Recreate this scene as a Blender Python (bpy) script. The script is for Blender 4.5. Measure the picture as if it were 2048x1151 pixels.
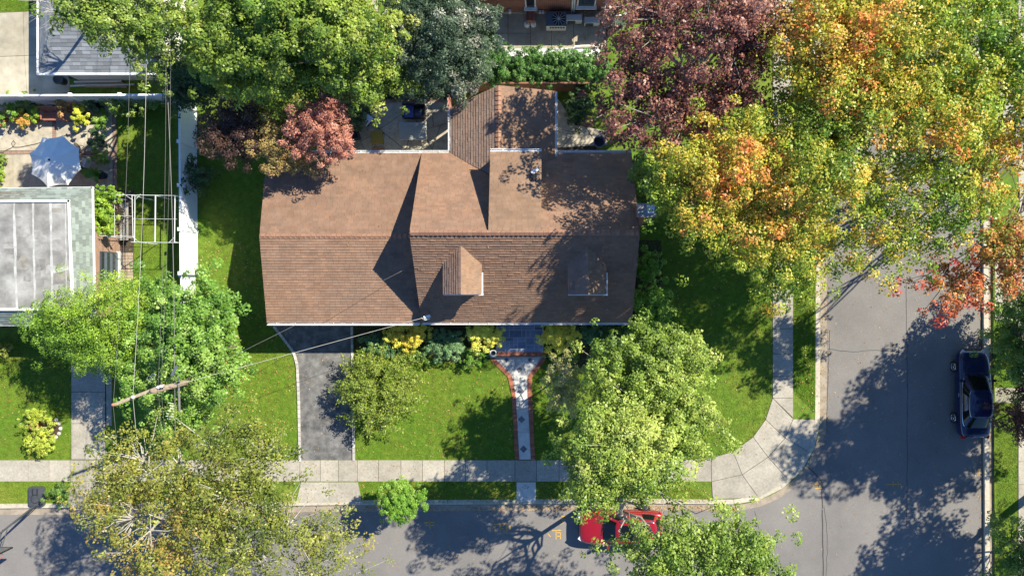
import bpy, bmesh, math, random
import numpy as np
from mathutils import Vector, Matrix

for o in list(bpy.data.objects): bpy.data.objects.remove(o)
scene = bpy.context.scene
C = scene.collection

# ------------------------------------------------------------------ camera
H, F, NX, NY = 39.0, 1365.0, 1095.0, 575.5      # drone height, focal length in photo pixels, nadir point
cam = bpy.data.cameras.new('camera'); cam.sensor_width = 36; cam.lens = F/2048*36
cam.shift_x = -(NX-1024)/2048; cam.clip_end = 500; cam.clip_start = .5
camo = bpy.data.objects.new('camera', cam); C.objects.link(camo)
camo.location = (0, 0, H); scene.camera = camo

# ------------------------------------------------------------------ sky, sun, exposure
SUN_EL, SUN_AZ = math.radians(41.8), math.radians(55.5)   # azimuth clockwise from +Y
w = bpy.data.worlds.new('World'); scene.world = w; w.use_nodes = True
nt = w.node_tree; bg = nt.nodes['Background']; sky = nt.nodes.new('ShaderNodeTexSky')
sky.sky_type = 'NISHITA'; sky.sun_disc = False; sky.sun_elevation = SUN_EL; sky.sun_rotation = SUN_AZ
nt.links.new(sky.outputs[0], bg.inputs[0]); bg.inputs[1].default_value = 0.1; sky.ozone_density = 10.0; sky.dust_density = 0.0; sky.air_density = 1.0
sl = bpy.data.lights.new('sun', 'SUN'); sl.energy = 5.0; sl.angle = math.radians(.5); sl.color = (1, .93, .76)
so = bpy.data.objects.new('sun', sl); C.objects.link(so); so.location = (20, 14, 40)
sd = Vector((math.sin(SUN_AZ)*math.cos(SUN_EL), math.cos(SUN_AZ)*math.cos(SUN_EL), math.sin(SUN_EL)))
so.rotation_euler = sd.to_track_quat('Z', 'Y').to_euler()
vs = scene.view_settings; vs.view_transform = 'Standard'; vs.look = 'None'; vs.gamma = 1; vs.exposure = 0.94; vs.use_curve_mapping = False

def W(px, py, z=0.0):
    k = (H-z)/F
    return Vector(((px-NX)*k, (NY-py)*k, z))
def XY(px, py, z=0.0):
    p = W(px, py, z); return (p.x, p.y)

# ------------------------------------------------------------------ materials
MATS = {}
def mat(name, col, rough=.8, var=.18, scale=6.0, col2=None, bump=0.0, bscale=40.0, metal=0.0, spec=.4, attr=False, rnd=0.0, coat=0.0, scale2=None, em=None, transl=0.0, mixmax=1.0):
    if name in MATS: return MATS[name]
    m = bpy.data.materials.new(name); m.use_nodes = True; t = m.node_tree; N = t.nodes; L = t.links
    b = N['Principled BSDF']; b.inputs['Roughness'].default_value = rough; b.inputs['Metallic'].default_value = metal
    b.inputs['Specular IOR Level'].default_value = spec; b.inputs['Coat Weight'].default_value = coat
    b.inputs['Coat Roughness'].default_value = .04
    geo = N.new('ShaderNodeNewGeometry')
    def noise(s, d=5.0, r=.6):
        n = N.new('ShaderNodeTexNoise'); n.inputs['Scale'].default_value = s; n.inputs['Detail'].default_value = d; n.inputs['Roughness'].default_value = r
        L.new(geo.outputs['Position'], n.inputs['Vector']); return n
    def ramp(sock, lo, hi):
        r = N.new('ShaderNodeMapRange'); r.inputs[1].default_value = .3; r.inputs[2].default_value = .7; r.inputs[3].default_value = lo; r.inputs[4].default_value = hi
        L.new(sock, r.inputs[0]); return r.outputs[0]
    if attr:
        a = N.new('ShaderNodeAttribute'); a.attribute_name = 'col'; cs = a.outputs['Color']
    else:
        rgb = N.new('ShaderNodeRGB'); rgb.outputs[0].default_value = (*col, 1); cs = rgb.outputs[0]
    if col2:
        mx = N.new('ShaderNodeMix'); mx.data_type = 'RGBA'
        L.new(ramp(noise(scale2 or scale*.3, 6, .65).outputs[0], 0, mixmax), mx.inputs['Factor']); L.new(cs, mx.inputs['A'])
        mx.inputs['B'].default_value = (*col2, 1); cs = mx.outputs['Result']
    if var > 0:
        f = ramp(noise(scale).outputs[0], 1-var, 1+var)
        v = N.new('ShaderNodeVectorMath'); v.operation = 'SCALE'; L.new(cs, v.inputs[0]); L.new(f, v.inputs['Scale']); cs = v.outputs[0]
    if rnd > 0:
        oi = N.new('ShaderNodeObjectInfo'); r = N.new('ShaderNodeMapRange'); r.inputs[3].default_value = 1-rnd; r.inputs[4].default_value = 1+rnd
        L.new(oi.outputs['Random'], r.inputs[0])
        v = N.new('ShaderNodeVectorMath'); v.operation = 'SCALE'; L.new(cs, v.inputs[0]); L.new(r.outputs[0], v.inputs['Scale']); cs = v.outputs[0]
    L.new(cs, b.inputs['Base Color'])
    if bump > 0:
        bp = N.new('ShaderNodeBump'); bp.inputs['Strength'].default_value = bump; bp.inputs['Distance'].default_value = .02
        L.new(noise(bscale, 3).outputs[0], bp.inputs['Height']); L.new(bp.outputs[0], b.inputs['Normal'])
    if transl > 0:
        tr = N.new('ShaderNodeBsdfTranslucent'); L.new(cs, tr.inputs[0]); ms = N.new('ShaderNodeMixShader'); ms.inputs[0].default_value = transl
        L.new(b.outputs[0], ms.inputs[1]); L.new(tr.outputs[0], ms.inputs[2]); L.new(ms.outputs[0], N['Material Output'].inputs[0])
    MATS[name] = m; return m

M_grass = mat('lawn_grass', (.08, .17, .010), .9, .35, 3.0, (.14, .18, .018), .6, 60, scale2=.45)
M_blade = mat('grass_blade', (0, 0, 0), .6, 0, attr=True, transl=.25, spec=.2)
M_soil = mat('soil', (.07, .05, .035), .95, .4, 8, (.03, .022, .015), .8, 30)
M_asphalt = mat('asphalt', (.155, .146, .14), .9, .24, 45, (.22, .205, .193), .4, 120, scale2=.28)
M_drive = mat('driveway_asphalt', (.075, .074, .077), .85, .25, 2.2, (.2, .195, .19), .3, 90, scale2=1.1)
M_seam = mat('tar_seam', (.06, .058, .058), .9, .2)
M_conc = mat('concrete', (.42, .385, .325), .9, .16, 9, (.29, .265, .22), .25, 70, rnd=.10, scale2=.9)
M_conc_old = mat('old_concrete', (.44, .40, .32), .9, .2, 1.6, (.32, .285, .21), .25, 60, rnd=.1)
M_curb = mat('curb_concrete', (.46, .41, .33), .9, .18, 5, bump=.3, rnd=.08)
M_gutter = mat('gutter_concrete', (.30, .25, .195), .9, .25, 3, bump=.3)
M_joint = mat('joint_dark', (.06, .052, .042), .95, .3)
M_paint_y = mat('yellow_marking', (.62, .36, .06), .8, .3, 25)
M_roof = mat('brown_shingle', (0, 0, 0), .92, .14, 1.4, (.16, .125, .105), mixmax=.34, scale2=.55, attr=True, bump=.5, bscale=110)
M_roofdeck = mat('roof_underlay', (.12, .075, .055), .95, .1)
M_cap = mat('brown_ridge_cap', (.30, .165, .11), .92, .15, 8, rnd=.1)
M_white = mat('white_paint', (.78, .78, .77), .5, .05, 2)
M_vinyl = mat('white_vinyl', (.80, .81, .83), .35, .03, 1.5)
M_siding = mat('cream_siding', (.62, .6, .55), .7, .06, 3)
M_glass = mat('window_glass', (.03, .04, .05), .08, 0, spec=.9)
M_brick = mat('red_brick', (.34, .125, .075), .9, .25, 25, bump=.4, rnd=.28)
M_pbrick = mat('paver_brick', (.30, .195, .155), .9, .25, 25, bump=.4, rnd=.2)
M_blue = mat('bluestone', (.17, .21, .31), .75, .22, 5, bump=.3, rnd=.34)
M_mortar = mat('mortar', (.42, .42, .42), .95, .15)
M_flag = mat('flagstone', (.48, .43, .335), .9, .2, 3.5, (.35, .31, .245), .35, 40, rnd=.1)
M_block = mat('granite_block', (.45, .43, .40), .9, .2, 20, rnd=.2, bump=.3)
M_diamond = mat('slate_inset', (.13, .14, .17), .8, .2, rnd=.2)
M_gshingle = mat('grey_shingle', (.215, .23, .25), .95, .12, 40, rnd=.3, bump=.4, bscale=110)
M_gshingle2 = mat('grey_shingle_joined', (0, 0, 0), .95, .12, 40, attr=True, bump=.4)
M_nshingle = mat('green_shingle', (.20, .235, .215), .95, .12, 40, rnd=.28, bump=.4, bscale=110)
M_nshingle2 = mat('green_shingle_joined', (0, 0, 0), .95, .12, 40, attr=True, bump=.4)
M_memb = mat('roof_membrane', (.20, .195, .185), .8, .35, .9, (.34, .335, .32), .15, 20, scale2=.45)
M_seamw = mat('membrane_seam', (.42, .42, .41), .8, .25, 3)
M_wood = mat('weathered_wood', (.33, .255, .185), .85, .25, 12, bump=.3, rnd=.15)
M_redwood = mat('stained_wood', (.30, .115, .075), .6, .25, 14, rnd=.12)
M_fence_brown = mat('brown_fence', (.24, .12, .075), .85, .2, 8, rnd=.1)
M_pole = mat('pole_wood', (.26, .2, .15), .9, .3, 9, bump=.5)
M_bark = mat('bark', (.13, .105, .085), .95, .3, 12, bump=.6)
M_barkw = mat('pale_bark', (.52, .49, .43), .9, .3, 6, (.26, .24, .2), .4)
M_barkd = mat('dark_bark', (.075, .06, .05), .95, .3, 12, bump=.6)
M_barkg = mat('grey_bark', (.33, .3, .27), .9, .3, 12, bump=.4)
M_leaf = mat('leaf', (0, 0, 0), .42, 0, attr=True, transl=.3, spec=.4)
M_litter = mat('dry_leaf', (0, 0, 0), .8, 0, attr=True, spec=.2)
M_metal = mat('galvanised', (.5, .5, .5), .4, .1, metal=.9)
M_alu = mat('grey_cable', (.16, .155, .15), .5, .1)
M_cable = mat('black_cable', (.04, .04, .042), .6, .1)
M_acdark = mat('ac_grey_top', (.1, .125, .15), .5, .1)
M_aclight = mat('ac_light_panel', (.55, .57, .56), .5, .06)
M_black = mat('black_plastic', (.022, .023, .026), .45, .1)
M_dgrey = mat('dark_grey_plastic', (.06, .065, .075), .5, .2)
M_fabric = mat('umbrella_fabric', (.74, .73, .70), .85, .04, 3)
M_navy = mat('navy_cushion', (.05, .075, .27), .8, .15, 9)
M_dnavy = mat('dark_navy', (.025, .035, .075), .7, .15, 9)
M_olive = mat('olive_fabric', (.30, .21, .04), .85, .15, 9)
M_tub = mat('pale_tub', (.66, .72, .86), .5, .04)
M_terra = mat('terracotta', (.42, .18, .1), .85, .15, 12)
M_hose = mat('hose', (.12, .11, .08), .6, .1)
M_red = mat('red_car_paint', (.27, .006, .012), .25, .03, coat=1.0, spec=.5)
M_bluecar = mat('blue_car_paint', (.006, .012, .06), .22, .03, coat=1.0, spec=.5)
M_carglass = mat('car_glass', (.006, .008, .009), .05, 0, spec=.35)
M_tyre = mat('tyre', (.018, .018, .018), .9, .1)
M_chrome = mat('chrome', (.75, .75, .76), .15, 0, metal=1.0)
M_tail = mat('tail_light', (.45, .01, .015), .2, 0, spec=.6)
M_head = mat('head_light', (.65, .67, .7), .12, 0, spec=.8)
M_gravel = mat('white_gravel', (.6, .6, .6), .95, .35, 60, bump=.9, bscale=90)
M_rim = mat('orange_red_rim', (.5, .07, .05), .5, .05)
M_tglass = mat('table_glass', (.34, .35, .33), .12, .05, spec=.7)
M_mulch = mat('mulch', (.075, .05, .035), .95, .4, 20, (.04, .028, .02), .9, 40)

# ------------------------------------------------------------------ object helpers
def tag(o, label=None, cat=None, group=None, kind=None):
    if label: o['label'] = label
    if cat: o['category'] = cat
    if group: o['group'] = group
    if kind: o['kind'] = kind
    return o
def thing(name, label, cat, loc=(0, 0, 0), group=None):
    o = bpy.data.objects.new(name, None); C.objects.link(o); o.location = loc; o.empty_display_size = .2
    return tag(o, label, cat, group)
class MB:
    def __init__(s): s.v = []; s.f = []
    def add(s, vs, fs):
        k = len(s.v); s.v += [tuple(p) for p in vs]; s.f += [tuple(i+k for i in f) for f in fs]; return s
    def prism(s, poly, z0, z1):
        n = len(poly)
        a = sum(poly[i][0]*poly[(i+1) % n][1]-poly[(i+1) % n][0]*poly[i][1] for i in range(n))
        if a < 0: poly = poly[::-1]
        vs = [(p[0], p[1], z0) for p in poly]+[(p[0], p[1], z1) for p in poly]
        fs = [tuple(range(n-1, -1, -1)), tuple(range(n, 2*n))]+[(i, (i+1) % n, n+(i+1) % n, n+i) for i in range(n)]
        return s.add(vs, fs)
    def box(s, c, size, rz=0.0, R=None):
        hx, hy, hz = size[0]/2, size[1]/2, size[2]/2
        R = R or Matrix.Rotation(rz, 3, 'Z'); c = Vector(c)
        vs = [c+R @ Vector((x*hx, y*hy, z*hz)) for z in (-1, 1) for x, y in ((-1, -1), (1, -1), (1, 1), (-1, 1))]
        return s.add(vs, [(3, 2, 1, 0), (4, 5, 6, 7), (0, 1, 5, 4), (1, 2, 6, 5), (2, 3, 7, 6), (3, 0, 4, 7)])
    def tube(s, pts, rad, n=6, cap=True):
        pts = [Vector(p) for p in pts]; rad = rad if isinstance(rad, (list, tuple)) else [rad]*len(pts); rings = []
        for i, p in enumerate(pts):
            d = (pts[min(i+1, len(pts)-1)]-pts[max(i-1, 0)])
            d = d.normalized() if d.length > 1e-6 else Vector((0, 0, 1))
            a = d.cross(Vector((0, 0, 1)) if abs(d.z) < .9 else Vector((1, 0, 0))).normalized(); b = d.cross(a)
            rings.append([p+(a*math.cos(2*math.pi*k/n)+b*math.sin(2*math.pi*k/n))*rad[i] for k in range(n)])
        vs = [q for r in rings for q in r]; fs = []
        for i in range(len(pts)-1):
            for k in range(n):
                fs.append((i*n+k, i*n+(k+1) % n, (i+1)*n+(k+1) % n, (i+1)*n+k))
        if cap: fs += [tuple(range(n-1, -1, -1)), tuple(range((len(pts)-1)*n, len(pts)*n))]
        return s.add(vs, fs)
    def lathe(s, c, prof, n=20):
        c = Vector(c); vs = []; fs = []
        for r, z in prof:
            vs += [c+Vector((r*math.cos(2*math.pi*k/n), r*math.sin(2*math.pi*k/n), z)) for k in range(n)]
        for i in range(len(prof)-1):
            for k in range(n): fs.append((i*n+k, i*n+(k+1) % n, (i+1)*n+(k+1) % n, (i+1)*n+k))
        fs.append(tuple(range((len(prof)-1)*n, len(prof)*n))); fs.append(tuple(range(n-1, -1, -1)))
        return s.add(vs, fs)
    def poly3(s, pts): return s.add(pts, [tuple(range(len(pts)))])
    def slab3(s, pts, t):
        n = len(pts); nr = (Vector(pts[1])-Vector(pts[0])).cross(Vector(pts[2])-Vector(pts[0])).normalized()
        if nr.z < 0: pts = pts[::-1]; nr = -nr
        vs = [Vector(p)-nr*t for p in pts]+[Vector(p) for p in pts]
        return s.add(vs, [tuple(range(n-1, -1, -1)), tuple(range(n, 2*n))]+[(i, (i+1) % n, n+(i+1) % n, n+i) for i in range(n)])
    def mesh(s, name, m=None, smooth=False):
        me = bpy.data.meshes.new(name); me.from_pydata(s.v, [], s.f); me.update()
        if m: me.materials.append(m)
        if smooth: me.shade_smooth()
        return me
    def build(s, name, m, parent=None, smooth=False, bevel=0.0):
        me = s.mesh(name, m, smooth)
        if bevel > 0:
            bm = bmesh.new(); bm.from_mesh(me); bmesh.ops.bevel(bm, geom=list(bm.edges), offset=bevel, segments=2, affect='EDGES', profile=.6)
            bm.to_mesh(me); bm.free(); me.shade_smooth()
            try: me.set_sharp_from_angle(angle=math.radians(35))
            except Exception: pass
        return link(name, me, parent)
def root_off(p):
    v = Vector((0, 0, 0))
    while p: v += p.location; p = p.parent
    return v
def link(name, me, parent=None, loc=(0, 0, 0), rz=0.0, scale=None):
    o = bpy.data.objects.new(name, me); C.objects.link(o)
    if parent:
        o.parent = parent; o.location = Vector(loc)-root_off(parent)
    else: o.location = loc
    o.rotation_euler[2] = rz
    if scale: o.scale = scale
    return o
def struct(name, mb, m, parent=None):
    o = mb.build(name, m, parent)
    if not parent: o['kind'] = 'structure'
    return o
def pxpoly(pts, z=0.0): return [XY(x, y, z) for x, y in pts]
def inset(poly, d):
    cx = sum(p[0] for p in poly)/len(poly); cy = sum(p[1] for p in poly)/len(poly); n = len(poly)
    a = sum(poly[i][0]*poly[(i+1) % n][1]-poly[(i+1) % n][0]*poly[i][1] for i in range(n))
    if a < 0: poly = poly[::-1]
    out = []
    for i in range(n):
        p0, p1, p2 = Vector(poly[i-1]), Vector(poly[i]), Vector(poly[(i+1) % n])
        e1 = (p1-p0); e2 = (p2-p1)
        if e1.length < 1e-6 or e2.length < 1e-6: out.append(tuple(p1)); continue
        e1.normalize(); e2.normalize()
        n1 = Vector((-e1.y, e1.x)); n2 = Vector((-e2.y, e2.x)); b = n1+n2
        k = max(.3, b.length_squared/2); out.append(tuple(p1+b*(d/k)))
    return out
def slab(parent, name, pts, z0, z1, m, gap=.012):
    return MB().prism(inset(pts, gap), z0, z1).build(name, m, parent)
def clip_half(poly, a, b):     # keep the part left of the line a->b
    out = []; n = len(poly); dx, dy = b[0]-a[0], b[1]-a[1]
    f = lambda p: dx*(p[1]-a[1])-dy*(p[0]-a[0])
    for i in range(n):
        p, q = poly[i], poly[(i+1) % n]; fp, fq = f(p), f(q)
        if fp >= 0: out.append(p)
        if fp*fq < 0:
            t = fp/(fp-fq); out.append((p[0]+(q[0]-p[0])*t, p[1]+(q[1]-p[1])*t))
    return out
def clip(poly, conv):
    for i in range(len(conv)):
        poly = clip_half(poly, conv[i], conv[(i+1) % len(conv)])
        if len(poly) < 3: return []
    return poly
def parea(poly): return abs(sum(poly[i][0]*poly[(i+1) % len(poly)][1]-poly[(i+1) % len(poly)][0]*poly[i][1] for i in range(len(poly))))/2
def crazy(poly, amin, rng):
    if parea(poly) < amin*rng.uniform(1, 2.6): return [poly]
    cx = sum(p[0] for p in poly)/len(poly); cy = sum(p[1] for p in poly)/len(poly)
    ext = max(((Vector(p)-Vector(q)).length, Vector(p)-Vector(q)) for p in poly for q in poly if p != q)[1]
    a = math.atan2(ext.y, ext.x)+math.pi/2+rng.uniform(-.5, .5)
    cx += rng.uniform(-.15, .15)*ext.length; cy += rng.uniform(-.15, .15)*abs(ext.y)
    A = (cx, cy); B = (cx+math.cos(a), cy+math.sin(a))
    p1, p2 = clip_half(poly, A, B), clip_half(poly, B, A)
    if len(p1) < 3 or len(p2) < 3: return [poly]
    return crazy(p1, amin, rng)+crazy(p2, amin, rng)
def inpoly(x, y, poly):
    c = False; n = len(poly)
    for i in range(n):
        x1, y1 = poly[i]; x2, y2 = poly[(i+1) % n]
        if (y1 > y) != (y2 > y) and x < (x2-x1)*(y-y1)/(y2-y1)+x1: c = not c
    return c
def set_col(me, cols, domain='POINT'):
    a = me.attributes.new('col', 'FLOAT_COLOR', domain)
    c = np.ones((len(cols), 4), np.float32); c[:, :3] = cols; a.data.foreach_set('color', c.ravel())
def np_mesh(name, verts, quads, m, cols=None):
    me = bpy.data.meshes.new(name); nv, nf, k = len(verts), len(quads), quads.shape[1]
    me.vertices.add(nv); me.vertices.foreach_set('co', verts.astype(np.float32).ravel())
    me.loops.add(nf*k); me.loops.foreach_set('vertex_index', quads.astype(np.int32).ravel())
    me.polygons.add(nf); me.polygons.foreach_set('loop_start', np.arange(0, nf*k, k, dtype=np.int32))
    me.update(calc_edges=True); me.materials.append(m)
    if cols is not None: set_col(me, cols)
    return me

# ------------------------------------------------------------------ ground, road, lawns
struct('ground', MB().prism([(-200, -200), (200, -200), (200, 200), (-200, 200)], -.6, -.16), M_grass)
RZ = -.12
arcpx = lambda cx, cy, rx, ry, a0, a1, n=14: [(cx+rx*math.cos(math.radians(a0+(a1-a0)*i/n)), cy+ry*math.sin(math.radians(a0+(a1-a0)*i/n))) for i in range(n+1)]
# inner corner kerb line (photo pixels, at z=0) : along the bottom street, round the corner, up the side street
corner = arcpx(1462, 836, 178, 172, 90, 0)
kerb_line = [(-900, 1024), (0, 1016), (720, 1009), (1300, 1006)]+corner+[(1641, 600), (1638, 300), (1634, 0), (1630, -500)]
road_poly = pxpoly(kerb_line, RZ)+pxpoly([(1976, -500), (1978, 600), (1981, 1151), (1984, 1700), (-900, 1700)], RZ)
road = struct('road', MB().prism(road_poly, -.3, RZ), M_asphalt)
block_poly = pxpoly(kerb_line)+pxpoly([(-900, -500)])
lawn = struct('lawn', MB().prism(block_poly, -.3, 0), M_grass)
right_poly = pxpoly([(1985, -500), (1987, 600), (1990, 1151), (1993, 1700), (2900, 1700), (2900, -500)])
lawn_r = struct('lawn_across_street', MB().prism(right_poly, -.3, 0), M_grass)

# kerbs : individual kerb stones + concrete gutter strip
def offset_line(px, d):
    out = []
    for i, p in enumerate(px):
        a = Vector(px[max(i-1, 0)]); b = Vector(px[min(i+1, len(px)-1)]); t = (b-a).normalized(); out.append((p[0]+t.y*d, p[1]-t.x*d))
    return out
def resample(px, step):
    pts = [Vector(p) for p in px]; out = [pts[0]]; acc = 0
    for a, b in zip(pts, pts[1:]):
        L = (b-a).length; t = step-acc
        while t <= L: out.append(a+(b-a)*(t/L)); t += step
        acc = L-(t-step)
    out.append(pts[-1]); return [tuple(p) for p in out]
def kerb(name, line, side, step=52):
    g = MB(); l2 = resample(line, 35); o2 = offset_line(l2, -13*side)
    for i in range(len(l2)-1):
        q = [*pxpoly([l2[i], l2[i+1]], RZ), *pxpoly([o2[i+1], o2[i]], RZ)]; g.prism(q, -.25, RZ+.006)
    root = struct(name, g, M_gutter)
    l1 = resample(line, step); o1 = offset_line(l1, 10*side)
    for i in range(len(l1)-1):
        q = pxpoly([l1[i], l1[i+1], o1[i+1], o1[i]])
        if not (-120 < l1[i][0] < 2100 and -120 < l1[i][1] < 1250): continue
        slab(root, 'kerb_stone', q, -.2, .018, M_curb, .008)
    return root
kerb('kerb', [(-300, 1019)]+kerb_line[1:4]+corner+kerb_line[-4:-1]+[(1633, -60)], 1)
kerb('kerb_across_street', [(1984, 1260), (1980, 1151), (1977, 600), (1975, -60)], 1)

# road seams and utility marks
def strip(name, px, wpx, z, m, parent):
    mb = MB()
    for a, b in zip(px, px[1:]):
        d = (Vector(b)-Vector(a)); n = Vector((-d.y, d.x)).normalized()*wpx/2
        a_, b_ = Vector(a), Vector(b); mb.prism(pxpoly([a_-n, b_-n, b_+n, a_+n], z), z-.003, z+.002)
    return mb.build(name, m, parent)
rs = random.Random(4)
def wob(px, amp, step=12):
    return [(p[0]+rs.uniform(-amp, amp), p[1]+rs.uniform(-amp, amp)) for p in resample(px, step)]
strip('tar_seam', wob([(1604, 925), (1622, 938), (1644, 962), (1645, 1060), (1647, 1180)], .8), 2.0, RZ+.006, M_seam, road)
strip('tar_seam', wob([(1649, 1010), (1655, 1080), (1652, 1180)], 1.2), .7, RZ+.006, M_seam, road)
strip('tar_seam', wob([(1812, 560), (1815, 760), (1814, 1000), (1812, 1050)], .8), .8, RZ+.006, M_seam, road)
strip('tar_seam', wob([(1656, 698), (1700, 703), (1760, 700), (1800, 704)], .8), .9, RZ+.006, M_seam, road)
strip('tar_seam', wob([(1660, 660), (1656, 760), (1653, 850)], .6), .8, RZ+.006, M_seam, road)
strip('tar_seam', wob([(1510, 1020), (1520, 1060), (1516, 1100), (1526, 1151)], 2), .7, RZ+.006, M_seam, road)
def mark(strokes):
    mb = MB()
    for a, b in strokes:
        d = (Vector(b)-Vector(a)); n = Vector((-d.y, d.x)).normalized()*.75; a_, b_ = Vector(a), Vector(b)
        mb.prism(pxpoly([a_-n, b_-n, b_+n, a_+n], RZ), RZ+.004, RZ+.009)
    mb.build('painted_mark', M_paint_y, road)
mark([((848, 1044), (870, 1043)), ((852, 1050), (868, 1049)), ((859, 1040), (860, 1056))])
mark([((987, 1047), (1020, 1046)), ((990, 1051), (990, 1064)), ((1000, 1050), (1000, 1062)), ((1000, 1056), (1008, 1056)), ((1013, 1050), (1014, 1066)), ((1020, 1050), (1020, 1058))])
mark([((1104, 1060), (1122, 1059)), ((1112, 1061), (1112, 1078)), ((1114, 1064), (1121, 1064)), ((1114, 1071), (1121, 1071)), ((1121, 1064), (1121, 1077)), ((1096, 1066), (1101, 1072))])
mark([((1122, 1032), (1132, 1031)), ((1126, 1032), (1126, 1046)), ((1122, 1038), (1131, 1037))])
mark([((1624, 967), (1644, 966)), ((1627, 961), (1627, 972)), ((1634, 960), (1634, 975)), ((1640, 961), (1639, 974)), ((1630, 976), (1643, 975))])
mark([((1772, 968), (1802, 967)), ((1786, 962), (1786, 973)), ((1796, 962), (1796, 972))])
mark([((1958, 935), (1958, 950)), ((1951, 938), (1951, 952))])

# ------------------------------------------------------------------ pavements
SZ = .035
walk = struct('sidewalk', MB().prism(pxpoly([(-100, 919.5), (1356, 919.5), (1356, 961.5), (-100, 961.5)]), -.05, .006).prism(pxpoly([(1546, -60), (1585, -60), (1585, 795), (1546, 795)]), -.05, .006), M_joint)
def sw(pts, bed=False):
    if bed: MB().prism(pxpoly(pts), -.05, .006).build('joint_bed', M_joint, walk)
    slab(walk, 'paving_slab', pxpoly(pts), -.04, SZ, M_conc, .013)
xs = [-60, -2, 57, 99, 141, 215, 262, 312, 360, 410, 458, 506, 554, 600, 641, 677, 715, 757, 802, 845, 889, 931, 974, 1030, 1073, 1118, 1165, 1212, 1260, 1308, 1356]
for a, b in zip(xs, xs[1:]): sw([(a, 919), (b, 919), (b, 962), (a, 962)])
ys = [-60, -12, 36, 84, 132, 180, 228, 276, 324, 372, 420, 468, 516, 564, 610, 657, 707, 752, 795]
for a, b in zip(ys, ys[1:]): sw([(1545, a), (1586, a), (1586, b), (1545, b)])
# curved corner
inn = [(1356, 919), (1422, 915), (1466, 902), (1506, 873), (1531, 838), (1545, 795)]
out = [(1356, 962), (1423, 962), (1484, 948), (1536, 913), (1570, 875), (1586, 837)]
for i in range(5): sw([inn[i], inn[i+1], out[i+1], out[i]], True)
far = [None, (1425, 997), (1517, 994), (1578, 960), (1619, 904), (1630.5, 838)]
for i in range(1, 5): sw([out[i], out[i+1], far[i+1], far[i]], True)
sw([(1545, 795), (1586, 795), (1586, 835)], True)
# aprons
drv_n = struct('neighbour_driveway', MB().prism(pxpoly([(142, 690), (212, 690), (212, 919), (142, 919)]), -.05, .008), M_joint)
for a, b in ((690, 721), (721, 783), (783, 846), (846, 918)):
    slab(drv_n, 'concrete_slab', pxpoly([(143, a), (211, a), (211, b), (143, b)]), -.04, .03, M_conc, .012)
slab(drv_n, 'edge_strip', pxpoly([(213, 730), (224, 730), (224, 850), (214, 850)]), -.04, .05, M_conc, .0)
slab(drv_n, 'apron_slab', pxpoly([(142, 963), (215, 963), (222, 1005), (134, 1006)]), -.04, .012, M_conc, .012)
drive = struct('driveway', MB().prism(pxpoly([(540, 600), (548, 655), (572, 684), (590, 706), (597, 735), (600, 919), (707, 919), (704, 600)]), -.05, .012), M_drive)
slab(drive, 'apron_slab', pxpoly([(602, 963), (658, 963), (658, 1004), (592, 1005)]), -.04, .02, M_conc, .012)
slab(drive, 'apron_slab', pxpoly([(658, 963), (716, 963), (724, 1003), (658, 1004)]), -.04, .02, M_conc, .012)
blk = MB().box((0, 0, 0), (.24, .13, .16)).mesh('edging_block', M_block)
def block_row(parent, px, me, step, z, name):
    pts = resample(px, step)
    for a, b in zip(pts, pts[1:]):
        m_ = W((a[0]+b[0])/2, (a[1]+b[1])/2); d = W(*b)-W(*a)
        link(name, me, parent, (m_.x, m_.y, z+rs.uniform(-.004, .006)), math.atan2(d.y, d.x)+rs.uniform(-.04, .04))
edge = struct('driveway_edging', MB().prism(pxpoly([(596, 730), (600, 730), (603, 918), (599, 918)]), -.05, .004), M_joint)
block_row(edge, [(548, 652), (570, 680), (588, 704), (595, 730), (598, 800), (600, 918)], blk, 9.0, 0, 'edging_block')
block_row(edge, [(704, 652), (706, 780), (708, 918)], blk, 9.0, 0, 'edging_block')
# front walk
fw = struct('front_walk', MB().prism(pxpoly([(978, 712), (1020, 754), (1026, 800), (1031, 918), (1068, 918), (1062, 800), (1062, 754), (1094, 712)]), -.05, .01), M_mortar)
def fws(pts): slab(fw, 'walk_slab', pxpoly(pts), -.04, .03, MATS['walk_concrete'], .010)
mat('walk_concrete', (.55, .53, .49), .9, .12, 3, rnd=.07, bump=.2)
fws([(994, 713), (1034, 713), (1026, 750)]); fws([(1034, 713), (1042, 713), (1053, 750), (1026, 750)]); fws([(1042, 713), (1083, 713), (1053, 750)])
for a, b, l0, l1, r0, r1 in ((751, 808, 1027, 1031, 1053, 1056), (808, 864, 1031, 1035, 1056, 1059), (864, 918, 1035, 1039, 1059, 1062)):
    fws([(l0, a), (r0, a), (r1, b), (l1, b)])
fws([(1033, 963), (1072, 963), (1072, 1002), (1033, 1002)])
def diamond(px, py, r, rz=math.pi/4):
    p = W(px, py); MB().box((p.x, p.y, .032), (r, r, .012), rz).build('slate_inset', M_diamond, fw)
for q in ((1042, 782, .30), (1043, 838, .30), (1047, 897, .30), (1013, 719, .2), (1060, 719, .2)): diamond(*q)
diamond(1039, 739, .26, .5)
brk = MB().box((0, 0, 0), (.10, .235, .12)).mesh('brick', M_brick)
block_row(fw, [(984, 716), (1020, 752), (1027, 785), (1031, 850), (1034, 918)], brk, 4.0, -.01, 'brick')
block_row(fw, [(1089, 716), (1060, 752), (1060, 785), (1063, 850), (1066, 918)], brk, 4.0, -.01, 'brick')
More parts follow.
